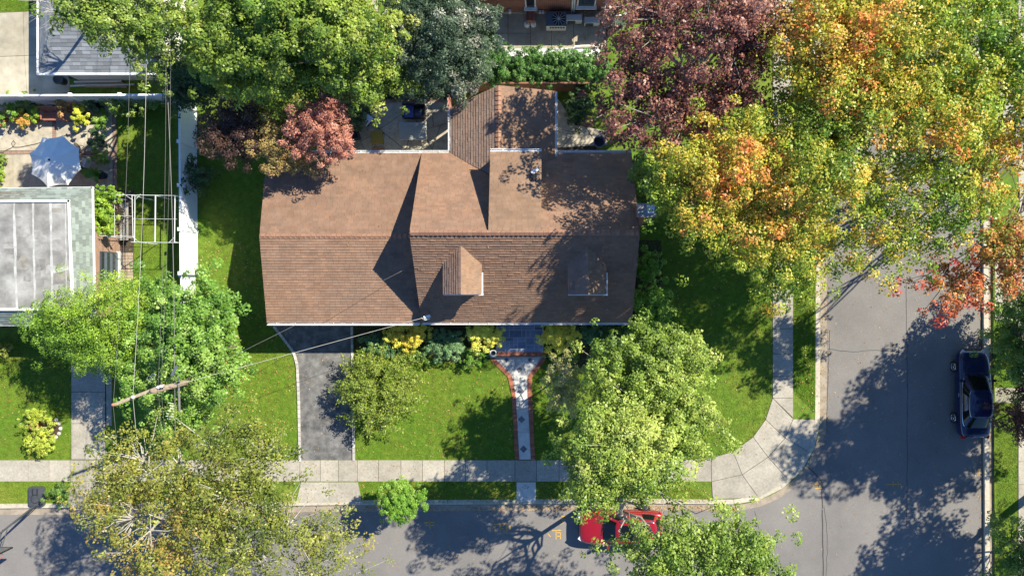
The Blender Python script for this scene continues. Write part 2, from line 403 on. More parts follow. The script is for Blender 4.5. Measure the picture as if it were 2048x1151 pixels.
# porch of bluestone with a brick edge
PZ = .42
porch = struct('porch', MB().prism(pxpoly([(992, 620), (1087, 620), (1087, 706), (992, 706)], PZ), 0, PZ), M_mortar)
random.seed(11)
gx, gy = 11, 8; used = {}
x0, y0, x1, y1 = 994, 645, 1085, 704.5
order = [(i, j) for j in range(gy) for i in range(gx)]
for (i, j) in order:
    if (i, j) in used: continue
    opts = [(1, 1), (2, 1), (1, 2), (2, 2), (2, 2), (2, 1), (3, 2)]; random.shuffle(opts)
    for a, b in opts+[(1, 1)]:
        cells = [(i+u, j+v) for u in range(a) for v in range(b)]
        if all(c[0] < gx and c[1] < gy and c not in used for c in cells):
            for c in cells: used[c] = 1
            cw, ch = (x1-x0)/gx, (y1-y0)/gy
            slab(porch, 'bluestone', pxpoly([(x0+i*cw, y0+j*ch), (x0+(i+a)*cw, y0+j*ch), (x0+(i+a)*cw, y0+(j+b)*ch), (x0+i*cw, y0+(j+b)*ch)], PZ), PZ-.03, PZ+.008+random.uniform(0, .004), M_blue, .019)
            break
pb = MB().box((0, 0, 0), (.095, .22, .1)).mesh('step_brick', M_brick)
for r in range(29):
    p = W(989+r*3.62, 707.2, PZ); link('step_brick', pb, porch, (p.x, p.y, PZ-.035+random.uniform(0, .004)))
MB().prism(pxpoly([(987, 703), (1094, 703), (1094, 710.5), (987, 710.5)], PZ), .0, PZ-.08).build('step_riser', M_brick, porch)

# rear patio (irregular flags)
rp = random.Random(8)
patio = struct('rear_patio', MB().prism(pxpoly([(690, 198), (905, 196), (905, 312), (670, 312), (690, 262)]), -.05, .01), M_joint)
for q in crazy(pxpoly([(742, 206), (902, 202), (902, 312), (666, 312), (690, 258), (742, 235)]), 1.3, rp):
    if parea(q) > .05: slab(patio, 'flagstone', q, -.04, .03+rp.uniform(0, .006), M_flag, .014)
ppb = MB().box((0, 0, 0), (.1, .2, .1)).mesh('border_brick', M_pbrick)
block_row(patio, [(684, 204), (742, 202.5), (900, 199)], ppb, 3.9, .01, 'border_brick')
# neighbour's patio with brick bands
npat = struct('neighbour_patio', MB().prism(pxpoly([(-120, 208), (232, 204), (234, 384), (188, 384), (188, 560), (268, 560), (268, 384), (-120, 384)]), -.05, .01).prism(pxpoly([(186, 380), (268, 380), (268, 562), (186, 562)]), -.05, .012), M_joint)
for q in ([(-100, 212), (105, 210), (105, 300), (-100, 303)], [(113, 210), (225, 207), (226, 304), (113, 300)], [(-100, 311), (105, 308), (105, 380), (-100, 380)], [(113, 308), (226, 312), (226, 380), (113, 380)]):
    for s_ in crazy(pxpoly(q), 3.0, rp):
        if parea(s_) > .05: slab(npat, 'concrete_flag', s_, -.04, .028+rp.uniform(0, .004), M_conc_old if False else M_flag, .006)
block_row(npat, [(-100, 307), (105, 304)], ppb, 4.0, -.02, 'band_brick')
block_row(npat, [(113, 304), (226, 308)], ppb, 4.0, -.02, 'band_brick')
block_row(npat, [(109, 212), (109, 380)], ppb, 4.0, -.02, 'band_brick')
block_row(npat, [(229, 206), (231, 380)], ppb, 4.0, -.02, 'band_brick')
for r in range(9):
    for c in range(3):
        slab(npat, 'paver', pxpoly([(233+c*11.3, 505+r*6.3), (244.3+c*11.3, 505+r*6.3), (244.3+c*11.3, 511.3+r*6.3), (233+c*11.3, 511.3+r*6.3)]), 0, .03, mat('tan_paver', (.36, .29, .235), .9, .15, rnd=.12), .008)
# concrete drive at top left, and the brick house's yard
tl = struct('concrete_drive', MB().prism(pxpoly([(-100, 30), (70, 22), (300, 22), (300, 150), (140, 158), (140, 186), (-100, 194)]), -.05, .008), M_joint)
for q in ([(-100, 30), (47, 24), (49, 112), (-100, 117)], [(-100, 117), (49, 112), (55, 190), (-100, 194)], [(47, 24), (74, 22), (120, 108), (49, 112)], [(49, 112), (120, 108), (140, 160), (140, 186), (55, 190)]):
    slab(tl, 'concrete_slab', pxpoly(q), -.04, .025, M_conc_old, .012)
yard = struct('side_yard_pavement', MB().prism(pxpoly([(985, 20), (1215, 20), (1215, 100), (985, 100)]), -.05, .006), M_joint)
yx = [988, 1016, 1061, 1103, 1147, 1212]
for a, b in zip(yx, yx[1:]):
    for c, d in ((22, 67), (67, 98)) if a < 1050 else ((22, 98),):
        slab(yard, 'concrete_slab', pxpoly([(a, c), (b, c), (b, d), (a, d)]), -.04, .024, M_conc_old, .012)
slab(yard, 'gravel_strip', pxpoly([(985, 99), (1200, 96), (1200, 106), (985, 109)]), -.03, .08, M_gravel, 0)
top_path = struct('rear_path', MB().prism(pxpoly([(700, -60), (757, -60), (757, 45), (700, 45)]), -.05, .006), M_joint)
for a, b in ((-60, -20), (-20, 20), (20, 45)):
    slab(top_path, 'concrete_slab', pxpoly([(700, a), (756, a), (756, b), (700, b)]), -.04, .024, M_conc_old, .012)
struct('paving_behind_garage', MB().prism(pxpoly([(325, -60), (395, -60), (395, 22), (325, 22)]), -.05, .01), M_conc_old)
fence_path = struct('garden_path', MB().prism(pxpoly([(1118, 205), (1200, 262), (1215, 285), (1190, 300), (1112, 300), (1112, 190)]), -.05, .004), M_soil)
for q in crazy(pxpoly([(1113, 195), (1122, 205), (1150, 250), (1215, 262), (1215, 290), (1113, 296)]), .9, rp): slab(fence_path, 'flagstone', q, -.03, .025, M_flag, .015)
# pavements across the street
wr = struct('sidewalk_across_street', MB().prism(pxpoly([(2036, -100), (2075, -100), (2075, 1250), (2036, 1250)]), -.05, .007), M_joint)
for i in range(29):
    slab(wr, 'paving_slab', pxpoly([(2036, -90+i*46), (2074, -90+i*46), (2074, -44+i*46), (2036, -44+i*46)]), -.04, .03, M_conc, .012)
for a, b in ((775, 805), (500, 640), (40, 330)):
    o = struct('crossing_path' if b-a < 50 else 'driveway_apron', MB().prism(pxpoly([(1990, a), (2036, a), (2036, b), (1990, b)]), -.05, .012), M_conc)
o = struct('pale_driveway', MB().prism(pxpoly([(2076, 20), (2300, 20), (2300, 640), (2076, 640)]), -.05, .012), M_conc)
# planting beds
struct('foundation_bed', MB().prism(pxpoly([(708, 640), (990, 640), (990, 705), (975, 722), (940, 734), (860, 712), (760, 720), (708, 700)]), -.05, .006), M_mulch)
struct('corner_bed', MB().prism(pxpoly([(1090, 640), (1262, 640), (1262, 480), (1322, 480), (1330, 660), (1240, 715), (1130, 740), (1092, 716)]), -.05, .006), M_mulch)
struct('fence_bed', MB().prism(pxpoly([(690, 150), (905, 150), (905, 198), (690, 200)]), -.05, .005), mat('ground_cover_soil', (.045, .06, .022), .95, .5, 9, bump=.8))

# ------------------------------------------------------------------ shingle roofs
rr = random.Random(21)
def shingles(parent, pts, u, m, course=.145, tab=.305, thick=.02, base=(.258, .149, .096), jit=.11, individual=None, name='shingle', region=None):
    """real shingle tabs laid over a roof plane; individual = material for one object per tab"""
    P = [Vector(p) for p in pts]; n = (P[1]-P[0]).cross(P[2]-P[0]).normalized()
    if n.z < 0: n = -n
    u = Vector(u).normalized(); u = (u-n*u.dot(n)).normalized(); v = n.cross(u)
    if v.z < 0: u = -u; v = -v
    o = P[0]; p2 = [((p-o).dot(u), (p-o).dot(v)) for p in P]
    a = sum(p2[i][0]*p2[(i+1) % len(p2)][1]-p2[(i+1) % len(p2)][0]*p2[i][1] for i in range(len(p2)))
    if a < 0: p2 = p2[::-1]
    u0, u1 = min(p[0] for p in p2), max(p[0] for p in p2); v0, v1 = min(p[1] for p in p2), max(p[1] for p in p2)
    mb = MB(); cols = []; count = 0; j = 0
    R = Matrix((u, v, n)).transposed().to_4x4()
    while v0+j*course < v1-.02:
        va = v0+j*course; vb = min(va+course*1.02, v1); x = u0-rr.uniform(0, tab); cj = rr.uniform(-.03, .03)
        while x < u1:
            tw = tab*rr.uniform(.8, 1.2); q = clip([(x+.004, va), (x+tw-.004, va), (x+tw-.004, vb), (x+.004, vb)], p2); x += tw
            if len(q) < 3 or parea(q) < .002: continue
            th = thick*rr.uniform(.75, 1.25); k = len(q)
            hgt = lambda y: .003+th*(1-.92*(y-va)/course)
            top = [o+u*a_+v*b_+n*hgt(b_) for a_, b_ in q]; bot = [o+u*a_+v*b_-n*.004 for a_, b_ in q]
            fs = [tuple(range(k))]+[(i, k+i, k+(i+1) % k, (i+1) % k) for i in range(k)]
            cen = sum(top, Vector())/k
            if individual and count < 300 and (region is None or region(cen)):
                m2 = MB().add([p-cen for p in top+bot], fs); link(name, m2.mesh(name, individual), parent, cen); count += 1
            else:
                mb.add(top+bot, fs); f = 1+cj+rr.uniform(-jit, jit); h_ = rr.uniform(-.04, .04)
                cols += [(base[0]*f*(1+h_), base[1]*f, base[2]*f*(1-h_))]*(2*k)
        j += 1
    if mb.v:
        me = mb.mesh(name+'_courses', m); set_col(me, cols); ob = link(name+'_courses', me, parent); ob['kind'] = 'stuff'
def roof_plane(parent, name, pts, u, m=None, t=.12, **kw):
    o = MB().slab3(pts, t).build(name, M_roofdeck, parent)
    shingles(o, pts, u, m or M_roof, **kw); return o
cap_me = MB().add([(-.12, -.13, -.06), (.10, -.15, -.03), (.10, 0, .05), (-.12, 0, .008), (.10, .15, -.03), (-.12, .13, -.06)], [(0, 1, 2, 3), (3, 2, 4, 5), (1, 4, 2), (0, 3, 5)]).mesh('ridge_cap', M_cap)
def ridge_caps(parent, a, b, step=.23, me=cap_me, zo=.03):
    a, b = Vector(a), Vector(b); d = b-a; n = max(1, int(d.length/step))
    for i in range(n):
        p = a+d*((i+.5)/n); o = link('ridge_cap', me, parent, (p.x, p.y, p.z+zo), math.atan2(d.y, d.x))
        o.rotation_euler[1] = -math.asin(d.z/d.length)

# main house ------------------------------------------------------------
EZ, RZ_, GZ = 2.75, 6.0, 3.7
X0, X1, Y0, Y1, YR = -6.68, 4.47, -1.81, 7.17, 2.67
GX = -14.9
house = thing('brown_roofed_house', 'large house with brown shingled roofs, two gabled dormers and a rear wing, mid frame', 'house', (-4, 2.6, 0))
wl = MB()
wl.prism([(X0+.12, Y0+.45), (X1-.15, Y0+.45), (X1-.15, Y1-.4), (X0+.12, Y1-.4)], 0, 2.62)
wl.prism([(GX+.2, Y0+.5), (X0+.11, Y0+.5), (X0+.11, Y1-.45), (GX+.2, Y1-.45)], 0, 2.6)
wl.prism([(-4.95, Y1-.41), (.2, Y1-.41), (.2, 10.1), (-2.5, 10.1), (-4.95, 9.4)], 0, 2.6)
for xg in (X0+.12, X1-.23):     # gable walls
    wl.add([(xg, Y0+.6, 2.6), (xg, Y1-.55, 2.6), (xg, YR, RZ_-.3), (xg+.08, Y0+.6, 2.6), (xg+.08, Y1-.55, 2.6), (xg+.08, YR, RZ_-.3)], [(0, 1, 2), (5, 4, 3), (0, 3, 4, 1), (1, 4, 5, 2), (2, 5, 3, 0)])
wl.add([(GX+.2, Y0+.7, 2.6), (GX+.2, Y1-.65, 2.6), (GX+.2, YR, GZ-.2), (GX+.28, Y0+.7, 2.6), (GX+.28, Y1-.65, 2.6), (GX+.28, YR, GZ-.2)], [(0, 1, 2), (5, 4, 3), (0, 3, 4, 1), (1, 4, 5, 2), (2, 5, 3, 0)])
wl.build('wall', M_siding, house)
roof_plane(house, 'roof_slope', [(X0, Y0, EZ), (X1, Y0, EZ), (X1, YR, RZ_), (X0, YR, RZ_)], (1, 0, 0), thick=.042)
roof_plane(house, 'roof_slope', [(X1, Y1, EZ), (X0, Y1, EZ), (X0, YR, RZ_), (X1, YR, RZ_)], (1, 0, 0), thick=.016)
roof_plane(house, 'garage_roof_slope', [(GX, Y0-.03, EZ), (X0+.06, Y0-.03, EZ), (X0+.06, YR, GZ), (GX, YR, GZ)], (1, 0, 0), base=(.258, .155, .104), thick=.03)
roof_plane(house, 'garage_roof_slope', [(X0+.06, Y1, EZ), (GX, Y1, EZ), (GX, YR, GZ), (X0+.06, YR, GZ)], (1, 0, 0), thick=.012, base=(.255, .152, .1))
# rear wing
WR = 4.0
roof_plane(house, 'wing_roof_slope', [(-5.15, 7.1, EZ), (-5.15, 9.56, EZ), (-2.51, 10.38, WR), (-2.51, 5.5, WR), (-4.0, 6.45, 3.294)], (0, 1, 0), thick=.03, course=.16, base=(.26, .175, .135))
roof_plane(house, 'wing_roof_slope', [(.4, 10.38, 3.0), (.4, 6.85, 3.0), (-2.51, 5.5, WR), (-2.51, 10.38, WR)], (0, 1, 0), thick=.012, base=(.27, .16, .10))
# rear shed dormer
SX0, SX1, SY, SZd = -2.86, -.3, 6.82, 4.86
mbs = MB()
mbs.add([(SX0+.06, YR+.1, RZ_-.15), (SX0+.06, SY-.15, SZd-.1), (SX0+.06, SY-.15, 2.9), (SX1-.06, YR+.1, RZ_-.15), (SX1-.06, SY-.15, SZd-.1), (SX1-.06, SY-.15, 2.9)], [(0, 1, 2), (5, 4, 3), (1, 4, 5, 2), (0, 3, 4, 1), (0, 2, 5, 3)])
mbs.build('shed_dormer_wall', M_siding, house)
roof_plane(house, 'shed_dormer_roof', [(SX1, SY, SZd), (SX0, SY, SZd), (SX0, YR+.02, RZ_+.04), (SX1, YR+.02, RZ_+.04)], (1, 0, 0), thick=.012, base=(.25, .155, .098))
ridge_caps(house, (X0+.05, YR, RZ_+.015), (X1-.05, YR, RZ_+.015))
ridge_caps(house, (GX+.05, YR, GZ), (X0-.05, YR, GZ), .26)
ridge_caps(house, (-2.51, 10.3, WR), (-2.51, 7.0, WR), .23)
# front dormers
def gdormer(cx):
    hw, yf, ez, rz = .96, -.32, 4.95, 5.6
    d = MB(); yb = 1.0
    d.prism([(cx-hw+.14, yf+.16), (cx+hw-.14, yf+.16), (cx+hw-.14, yb), (cx-hw+.14, yb)], 3.7, ez-.02)
    d.add([(cx-hw+.14, yf+.16, ez-.03), (cx+hw-.14, yf+.16, ez-.03), (cx, yf+.16, rz-.14), (cx-hw+.14, yb, ez-.03), (cx+hw-.14, yb, ez-.03), (cx, yb, rz-.14)], [(0, 1, 2), (5, 4, 3), (0, 2, 5, 3), (1, 4, 5, 2)])
    o = d.build('dormer', M_white, house)
    f = MB().box((cx, yf+.14, 4.45), (.95, .06, .85)).build('window_frame', M_white, o)
    MB().box((cx, yf+.105, 4.45), (.8, .03, .7)).build('pane', M_glass, o)
    k = (YR-Y0)/(RZ_-EZ)
    ym = lambda z: Y0+(z-EZ)*k
    roof_plane(o, 'dormer_roof_slope', [(cx-hw, yf, ez), (cx-hw, ym(ez)+.05, ez), (cx, ym(rz)+.05, rz), (cx, yf, rz)], (0, 1, 0), t=.06, thick=.028, base=(.27, .17, .125))
    roof_plane(o, 'dormer_roof_slope', [(cx+hw, yf, ez), (cx+hw, ym(ez)+.05, ez), (cx, ym(rz)+.05, rz), (cx, yf, rz)], (0, 1, 0), t=.06, thick=.01, base=(.275, .17, .108))
    t = MB()
    t.box((cx, yf-.03, ez-.05), (2*hw-.02, .05, .1)); t.box((cx+hw+.03, (yf+.9)/2-.1, ez-.05), (.06, 1.15, .09)); t.box((cx+hw+.02, yf, ez-.05), (.1, .1, .14))
    t.build('dormer_trim', M_white, o)
gdormer(-4.24); gdormer(1.98)
# gutters, rake trim, downspout
def gutter(a, b, wd=.12):
    a, b = Vector(a), Vector(b); d = (b-a); L = d.length; c = (a+b)/2
    R = d.to_track_quat('X', 'Z').to_matrix(); mb = MB()
    mb.box(c+R @ Vector((0, -wd/2, -.02)), (L, .02, .11), R=R); mb.box(c+R @ Vector((0, wd/2, -.02)), (L, .02, .11), R=R); mb.box(c+Vector((0, 0, -.07)), (L, wd, .02), R=R)
    n = int(L/1.0)
    for i in range(n): mb.box(c+R @ Vector((-L/2+(i+.5)*L/n, 0, .03)), (.03, wd, .015), R=R)
    return mb.build('gutter', M_white, house)
gutter((X0+.02, Y0-.07, EZ-.02), (X1, Y0-.07, EZ-.02)); gutter((GX, Y0-.1, EZ-.02), (X0-.12, Y0-.1, EZ-.02))
gutter((GX+.3, Y1+.06, EZ-.02), (-5.22, Y1+.06, EZ-.02)); gutter((.46, Y1+.06, EZ-.02), (X1, Y1+.06, EZ-.02))
gutter((SX0, SY+.07, SZd-.02), (SX1, SY+.07, SZd-.02)); gutter((-5.22, Y1+.12, EZ-.02), (-5.22, 9.5, EZ-.02), .1); gutter((.46, 6.9, 2.97), (.46, 10.35, 2.97), .08)
ch = MB().prism([(4.33, 3.42), (5.15, 3.42), (5.15, 4.0), (4.33, 4.0)], 0, 6.35)
cho = ch.build('chimney', mat('chimney_brick', (.30, .13, .09), .9, .3, 18, bump=.6, bscale=30), house)
MB().box((4.74, 3.71, 6.4), (.9, .66, .1)).build('chimney_crown', mat('cement_crown', (.25, .25, .26), .9, .2), cho)
MB().box((4.92, 3.74, 6.56), (.3, .36, .22)).build('flue_cap', M_tub, cho)
p = W(1065, 345, 5.3)
v = MB().lathe((p.x, p.y, 5.05), [(.07, 0), (.07, .45), (.05, .45)], 12).build('vent_pipe', M_white, house)
MB().box((p.x+.05, p.y-.25, 5.32), (.3, .3, .08)).build('roof_vent', M_black, house); MB().box((p.x+.15, p.y+.12, 5.2), (.3, .18, .12), .6).build('vent_hood', M_white, house)
p = W(855, 634, 3.0)
ms = MB().tube([(p.x+.1, p.y+.2, 2.7), (p.x+.1, p.y+.2, 3.3), (p.x+.1, p.y+.1, 3.42), (p.x, p.y, 3.4)], .04, 8).build('service_mast', M_metal, house)
MB().box((p.x+.05, p.y+.05, 3.42), (.34, .14, .12), .25).build('weather_head', M_white, ms)
MB().tube([(p.x-.25, p.y-.02, 3.36), (p.x-.05, p.y-.12, 3.46), (p.x+.2, p.y-.05, 3.40)], .02, 6).build('service_loop', M_white, ms)
for x, w_ in ((-12.7, 2.4),):
    gd = MB().box((-10.7, Y0+.46, 1.1), (4.9, .06, 2.1)).build('garage_door', M_white, house)
MB().box((-1.6, Y0+.42, 1.5), (1.0, .06, 2.1)).build('front_door', M_redwood, house)
for x in (-4.6, .8, 3.0):
    wn = MB().box((x, Y0+.43, 1.55), (1.2, .06, 1.3)).build('window', M_white, house); MB().box((x, Y0+.405, 1.55), (1.0, .04, 1.1)).build('pane', M_glass, wn)

def tan_brick_mat():
    m = bpy.data.materials.new('tan_wall_brick'); m.use_nodes = True; t = m.node_tree; N = t.nodes; L = t.links; b = N['Principled BSDF']; b.inputs['Roughness'].default_value = .92
    g = N.new('ShaderNodeNewGeometry'); s_ = N.new('ShaderNodeSeparateXYZ'); c = N.new('ShaderNodeCombineXYZ'); ad = N.new('ShaderNodeMath'); L.new(g.outputs['Position'], s_.inputs[0])
    L.new(s_.outputs[0], ad.inputs[0]); L.new(s_.outputs[1], ad.inputs[1]); L.new(ad.outputs[0], c.inputs[0]); L.new(s_.outputs[2], c.inputs[1])
    k = N.new('ShaderNodeTexBrick'); k.inputs['Scale'].default_value = 1; k.inputs['Brick Width'].default_value = .22; k.inputs['Row Height'].default_value = .075; k.inputs['Mortar Size'].default_value = .01
    k.inputs['Color1'].default_value = (.34, .19, .13, 1); k.inputs['Color2'].default_value = (.24, .12, .08, 1); k.inputs['Mortar'].default_value = (.36, .29, .23, 1)
    L.new(c.outputs[0], k.inputs[0]); L.new(k.outputs[0], b.inputs[0]); return m
# neighbour house, green shingle skirt round a flat membrane roof ----------
nh = thing('flat_roofed_house', 'neighbour house with grey flat roof edged by green shingles, at the left edge', 'house', (-27, 3, 0))
e = 3.1; q = 3.75
O = [W(-420, 382, e), W(183, 375, e), W(188, 649, e), W(-420, 651, e)]
I = [W(-360, 404, q), W(139, 402, q), W(146, 618, q), W(-360, 619, q)]
MB().prism([(O[0].x+.3, O[3].y+.4), (O[1].x-.4, O[3].y+.4), (O[1].x-.4, O[0].y-.4), (O[0].x+.3, O[0].y-.4)], 0, 3.0).build('wall', tan_brick_mat(), nh)
wx = O[1].x-.4
wf = MB().box((wx+.02, 1.2, 1.12), (.08, 1.6, 1.45)).build('window', M_dgrey, nh)
for k in range(6): MB().box((wx+.075, 1.2, .5+k*.235), (.03, 1.48, .2)).build('pane', M_glass if k % 2 else M_acdark, wf)
MB().box((wx+.1, 1.2, .36), (.2, 1.75, .07)).build('sill', M_aclight, wf)
for k, (a, b) in enumerate(((0, 1), (1, 2), (2, 3))):
    d = O[b]-O[a]; vis = (lambda c: c.x > -32.5)
    pts = [O[a], O[b], I[b], I[a]]
    roof_plane(nh, 'roof_slope', pts, d, M_nshingle2, base=(.20, .235, .215), jit=.28, course=.15, tab=.29, thick=.03, individual=M_nshingle if k in (0, 1) else None, region=vis)
MB().slab3(I, .2).build('flat_roof', M_memb, nh)
tr = MB()
for a, b in ((0, 1), (1, 2), (2, 3)):
    c = (I[a]+I[b])/2; d = I[b]-I[a]; tr.box((c.x, c.y, q+.03), (d.length+.1, .12, .1), math.atan2(d.y, d.x))
tr.build('roof_edge_trim', M_white, nh)
fa = MB()
for a, b in ((0, 1), (1, 2), (2, 3)):
    c = (O[a]+O[b])/2; d = O[b]-O[a]; fa.box((c.x, c.y, e-.06), (d.length+.12, .09, .14), math.atan2(d.y, d.x))
fa.build('fascia', M_white, nh)
for (xa, xb, wd) in ((28, 33, 5), (66, 70, 4), (101, 105, 4.5), (131, 133, 2), (-10, -6, 4)):
    pts = [(xa+(xb-xa)*i/10+rs.uniform(-.8, .8), 405+i*21.2) for i in range(11)]; mb = MB()
    for a, b in zip(pts, pts[1:]):
        ww = wd/2*rs.uniform(.6, 1.2); mb.prism(pxpoly([(a[0]-ww, a[1]), (a[0]+ww, a[1]), (b[0]+ww, b[1]), (b[0]-ww, b[1])], q), q-.01, q+.006+rs.uniform(0, .003))
    mb.build('membrane_seam', M_seamw, nh)
rm_ = random.Random(3)
for k in range(22):
    x, y = rm_.uniform(-20, 118), rm_.uniform(408, 590); w_, h_ = rm_.uniform(12, 30), rm_.uniform(8, 30); n_ = 10
    pl = [(x+w_/2+w_/2*math.copysign(abs(math.cos(t))**.6, math.cos(t))*rm_.uniform(.8, 1.1), y+h_/2+h_/2*math.copysign(abs(math.sin(t))**.6, math.sin(t))*rm_.uniform(.8, 1.1)) for t in [2*math.pi*i/n_ for i in range(n_)]]
    pl = [(min(p_[0], 135), min(max(p_[1], 405), 614)) for p_ in pl]
    c_ = rm_.choice([(.17, .165, .155), (.23, .225, .215), (.31, .3, .29), (.27, .25, .21), (.36, .355, .345)])
    MB().prism(pxpoly(pl, q), q-.01, q+.0012+.0002*k).build('membrane_stain', mat('membrane_%d' % (int(c_[0]*100)), c_, .85, .3, 2.5, (.24, .235, .225), mixmax=.7, scale2=1.4), nh)
MB().prism(pxpoly([(100, 543), (112, 536), (136, 532), (137, 539), (110, 546)], q), q-.01, q+.012).build('membrane_patch', M_seamw, nh)

# grey hip-roofed garage top left ------------------------------------------
ng = thing('grey_roofed_garage', 'garage with grey hipped shingle roof and white fascia, top left corner', 'garage', (-24.5, 14, 0))
e = 2.6; q = 4.3
A = W(78, 146, e); B = W(330, 152, e); D = W(66, -160, e); CC = W(330, -160, e)
yr_ = (A.y+D.y)/2; mid = (A.y+D.y)/2
hip = (yr_-A.y)
R1 = Vector((A.x+hip*.62, A.y+hip, q)); R2 = Vector((B.x, A.y+hip, q))
Dm = Vector((A.x-.2, D.y, e)); 
MB().prism([(A.x+.35, A.y+.4), (B.x-.3, A.y+.4), (B.x-.3, D.y-.4), (A.x+.35, D.y-.4)], 0, 2.5).build('wall', M_siding, ng)
roof_plane(ng, 'roof_slope', [A, Vector((B.x, A.y, e)), R2, R1], (1, 0, 0), M_gshingle2, base=(.215, .23, .25), jit=.3, course=.19, tab=.42, individual=M_gshingle, thick=.016)
roof_plane(ng, 'roof_slope', [Vector((A.x, D.y, e)), A, R1], (0, 1, 0), M_gshingle2, base=(.225, .24, .26), jit=.25, course=.16, tab=.4)
roof_plane(ng, 'roof_slope', [Vector((B.x, D.y, e)), Vector((A.x, D.y, e)), R1, R2], (1, 0, 0), M_gshingle2, base=(.21, .225, .245), jit=.3, course=.19, tab=.42)
ridge_caps(ng, A+Vector((.1, .12, .05)), R1, .24, MB().add([tuple(v_) for v_ in [p.co for p in cap_me.vertices]], [tuple(f.vertices) for f in cap_me.polygons]).mesh('hip_cap', M_gshingle))
fa = MB(); fa.box(((A.x+B.x)/2, A.y-.05, e-.05), (B.x-A.x+.2, .1, .16)); fa.box((A.x-.06, (A.y+D.y)/2, e-.05), (.1, D.y-A.y+.1, .16)); fa.build('fascia', M_white, ng)
MB().box((A.x-.2, A.y+.95, e-.3), (.12, .5, .3)).build('downspout_outlet', M_white, ng)

# brick house at the top ----------------------------------------------------
bh = thing('brick_house', 'red brick house wall with white windows and downspout, top centre edge', 'house', (1, 18, 0))
yb = W(0, 26).y
wallm = MATS.get('wall_brick')
def brick_wall_mat():
    m = bpy.data.materials.new('wall_brick'); m.use_nodes = True; t = m.node_tree; N = t.nodes; L = t.links; b = N['Principled BSDF']; b.inputs['Roughness'].default_value = .9
    g = N.new('ShaderNodeNewGeometry'); s = N.new('ShaderNodeSeparateXYZ'); c = N.new('ShaderNodeCombineXYZ'); L.new(g.outputs['Position'], s.inputs[0]); L.new(s.outputs[0], c.inputs[0]); L.new(s.outputs[2], c.inputs[1])
    k = N.new('ShaderNodeTexBrick'); k.inputs['Scale'].default_value = 1; k.inputs['Brick Width'].default_value = .22; k.inputs['Row Height'].default_value = .075; k.inputs['Mortar Size'].default_value = .008
    k.inputs['Color1'].default_value = (.36, .12, .07, 1); k.inputs['Color2'].default_value = (.24, .075, .045, 1); k.inputs['Mortar'].default_value = (.35, .28, .22, 1)
    L.new(c.outputs[0], k.inputs[0]); L.new(k.outputs[0], b.inputs[0]); return m
M_wbrick = brick_wall_mat()
xa, xb = -5.5, 3.6
MB().prism([(xa, yb), (xb, yb), (xb, yb+8), (xa, yb+8)], .12, 2.75).build('wall', M_wbrick, bh)
MB().prism([(xa-.02, yb-.06), (xb+.02, yb-.06), (xb+.02, yb+8), (xa-.02, yb+8)], 0, .22).build('foundation', M_conc_old, bh)
MB().slab3([(xa-.3, yb-.15, 2.75), (xb+.3, yb-.15, 2.75), (xb+.3, yb+4, 4.2), (xa-.3, yb+4, 4.2)], .12).build('roof', M_roofdeck, bh)
for (pa, pc, z0, z1) in ((1053, 1069, .95, 2.2), (1157, 1189, 1.15, 2.4)):
    xl, xr = W(pa, 0, z0).x*.99, W(pc, 0, z0).x*.99
    f = MB().box(((xl+xr)/2, yb-.03, (z0+z1)/2), (xr-xl+.16, .1, z1-z0+.16)).build('window', M_white, bh)
    MB().box(((xl+xr)/2, yb-.075, (z0+z1)/2), (xr-xl, .03, z1-z0)).build('pane', M_glass, f)
    MB().box(((xl+xr)/2, yb-.12, z0-.1), (xr-xl+.3, .22, .07)).build('sill', M_white, f)
MB().box((W(1062, 0).x, yb-.36, .33), (.48, .66, .66)).build('brick_pier', M_wbrick, bh)
for px in (1143, 1147): MB().tube([(W(px, 0).x, yb-.08, .15), (W(px, 0).x, yb-.08, 2.6)], .045, 8).build('downspout', M_white, bh)
MB().box((W(1021, 0).x, yb-.15, .55), (.14, .16, .3)).build('wall_lamp', M_white, bh)
for px in (1080, 1086): MB().box((W(px, 0).x, yb-.12, .4), (.13, .14, .16)).build('meter_box', M_white, bh)

# ------------------------------------------------------------------ fences
FZ = 1.85
def vinyl_fence(label, a, b, nseg, group='white vinyl fences', cap=True, hgt=FZ):
    a, b = Vector((a.x, a.y, 0)), Vector((b.x, b.y, 0)); d = b-a; L = d.length; ang = math.atan2(d.y, d.x); root = thing('vinyl_fence', label, 'fence', a, group)
    for i in range(nseg):
        s0 = a+d*(i/nseg); s1 = a+d*((i+1)/nseg); c = (s0+s1)/2; ll = L/nseg
        nb = max(2, int(ll/.17)); mb = MB()
        for k in range(nb):
            p = s0+(s1-s0)*((k+.5)/nb); MB
            mb.box((p.x, p.y, hgt/2+.02), (ll/nb-.008, .04+.006*(k % 2), hgt-.16), ang)
        po = mb.build('panel', M_vinyl, root)
        MB().box((c.x, c.y, hgt-.05), (ll, .10, .09), ang).build('top_rail', M_vinyl, root); MB().box((c.x, c.y, .12), (ll, .07, .14), ang).build('bottom_rail', M_vinyl, root)
    for i in range(nseg+1):
        p = a+d*(i/nseg)
        ps = MB().box((p.x, p.y, (hgt+.06)/2), (.13, .13, hgt+.06), ang).build('post', M_vinyl, root)
        MB().box((p.x, p.y, hgt+.085), (.19, .19, .05), ang).build('post_cap', M_vinyl, ps)
FA = W(-56, 191, FZ); FB = W(312, 187, FZ); FC = W(340, 189, FZ)
vinyl_fence('white vinyl fence running along the north side of the umbrella patio', FA, FC, 4)
vinyl_fence('white vinyl fence between the umbrella garden and the brown roofed house', W(358, 195, FZ), W(361, 546, FZ), 4)
vinyl_fence('short lower white vinyl fence section beside the leafy green tree', W(362, 550, 1.5), W(364, 650, 1.5), 1, hgt=1.5)
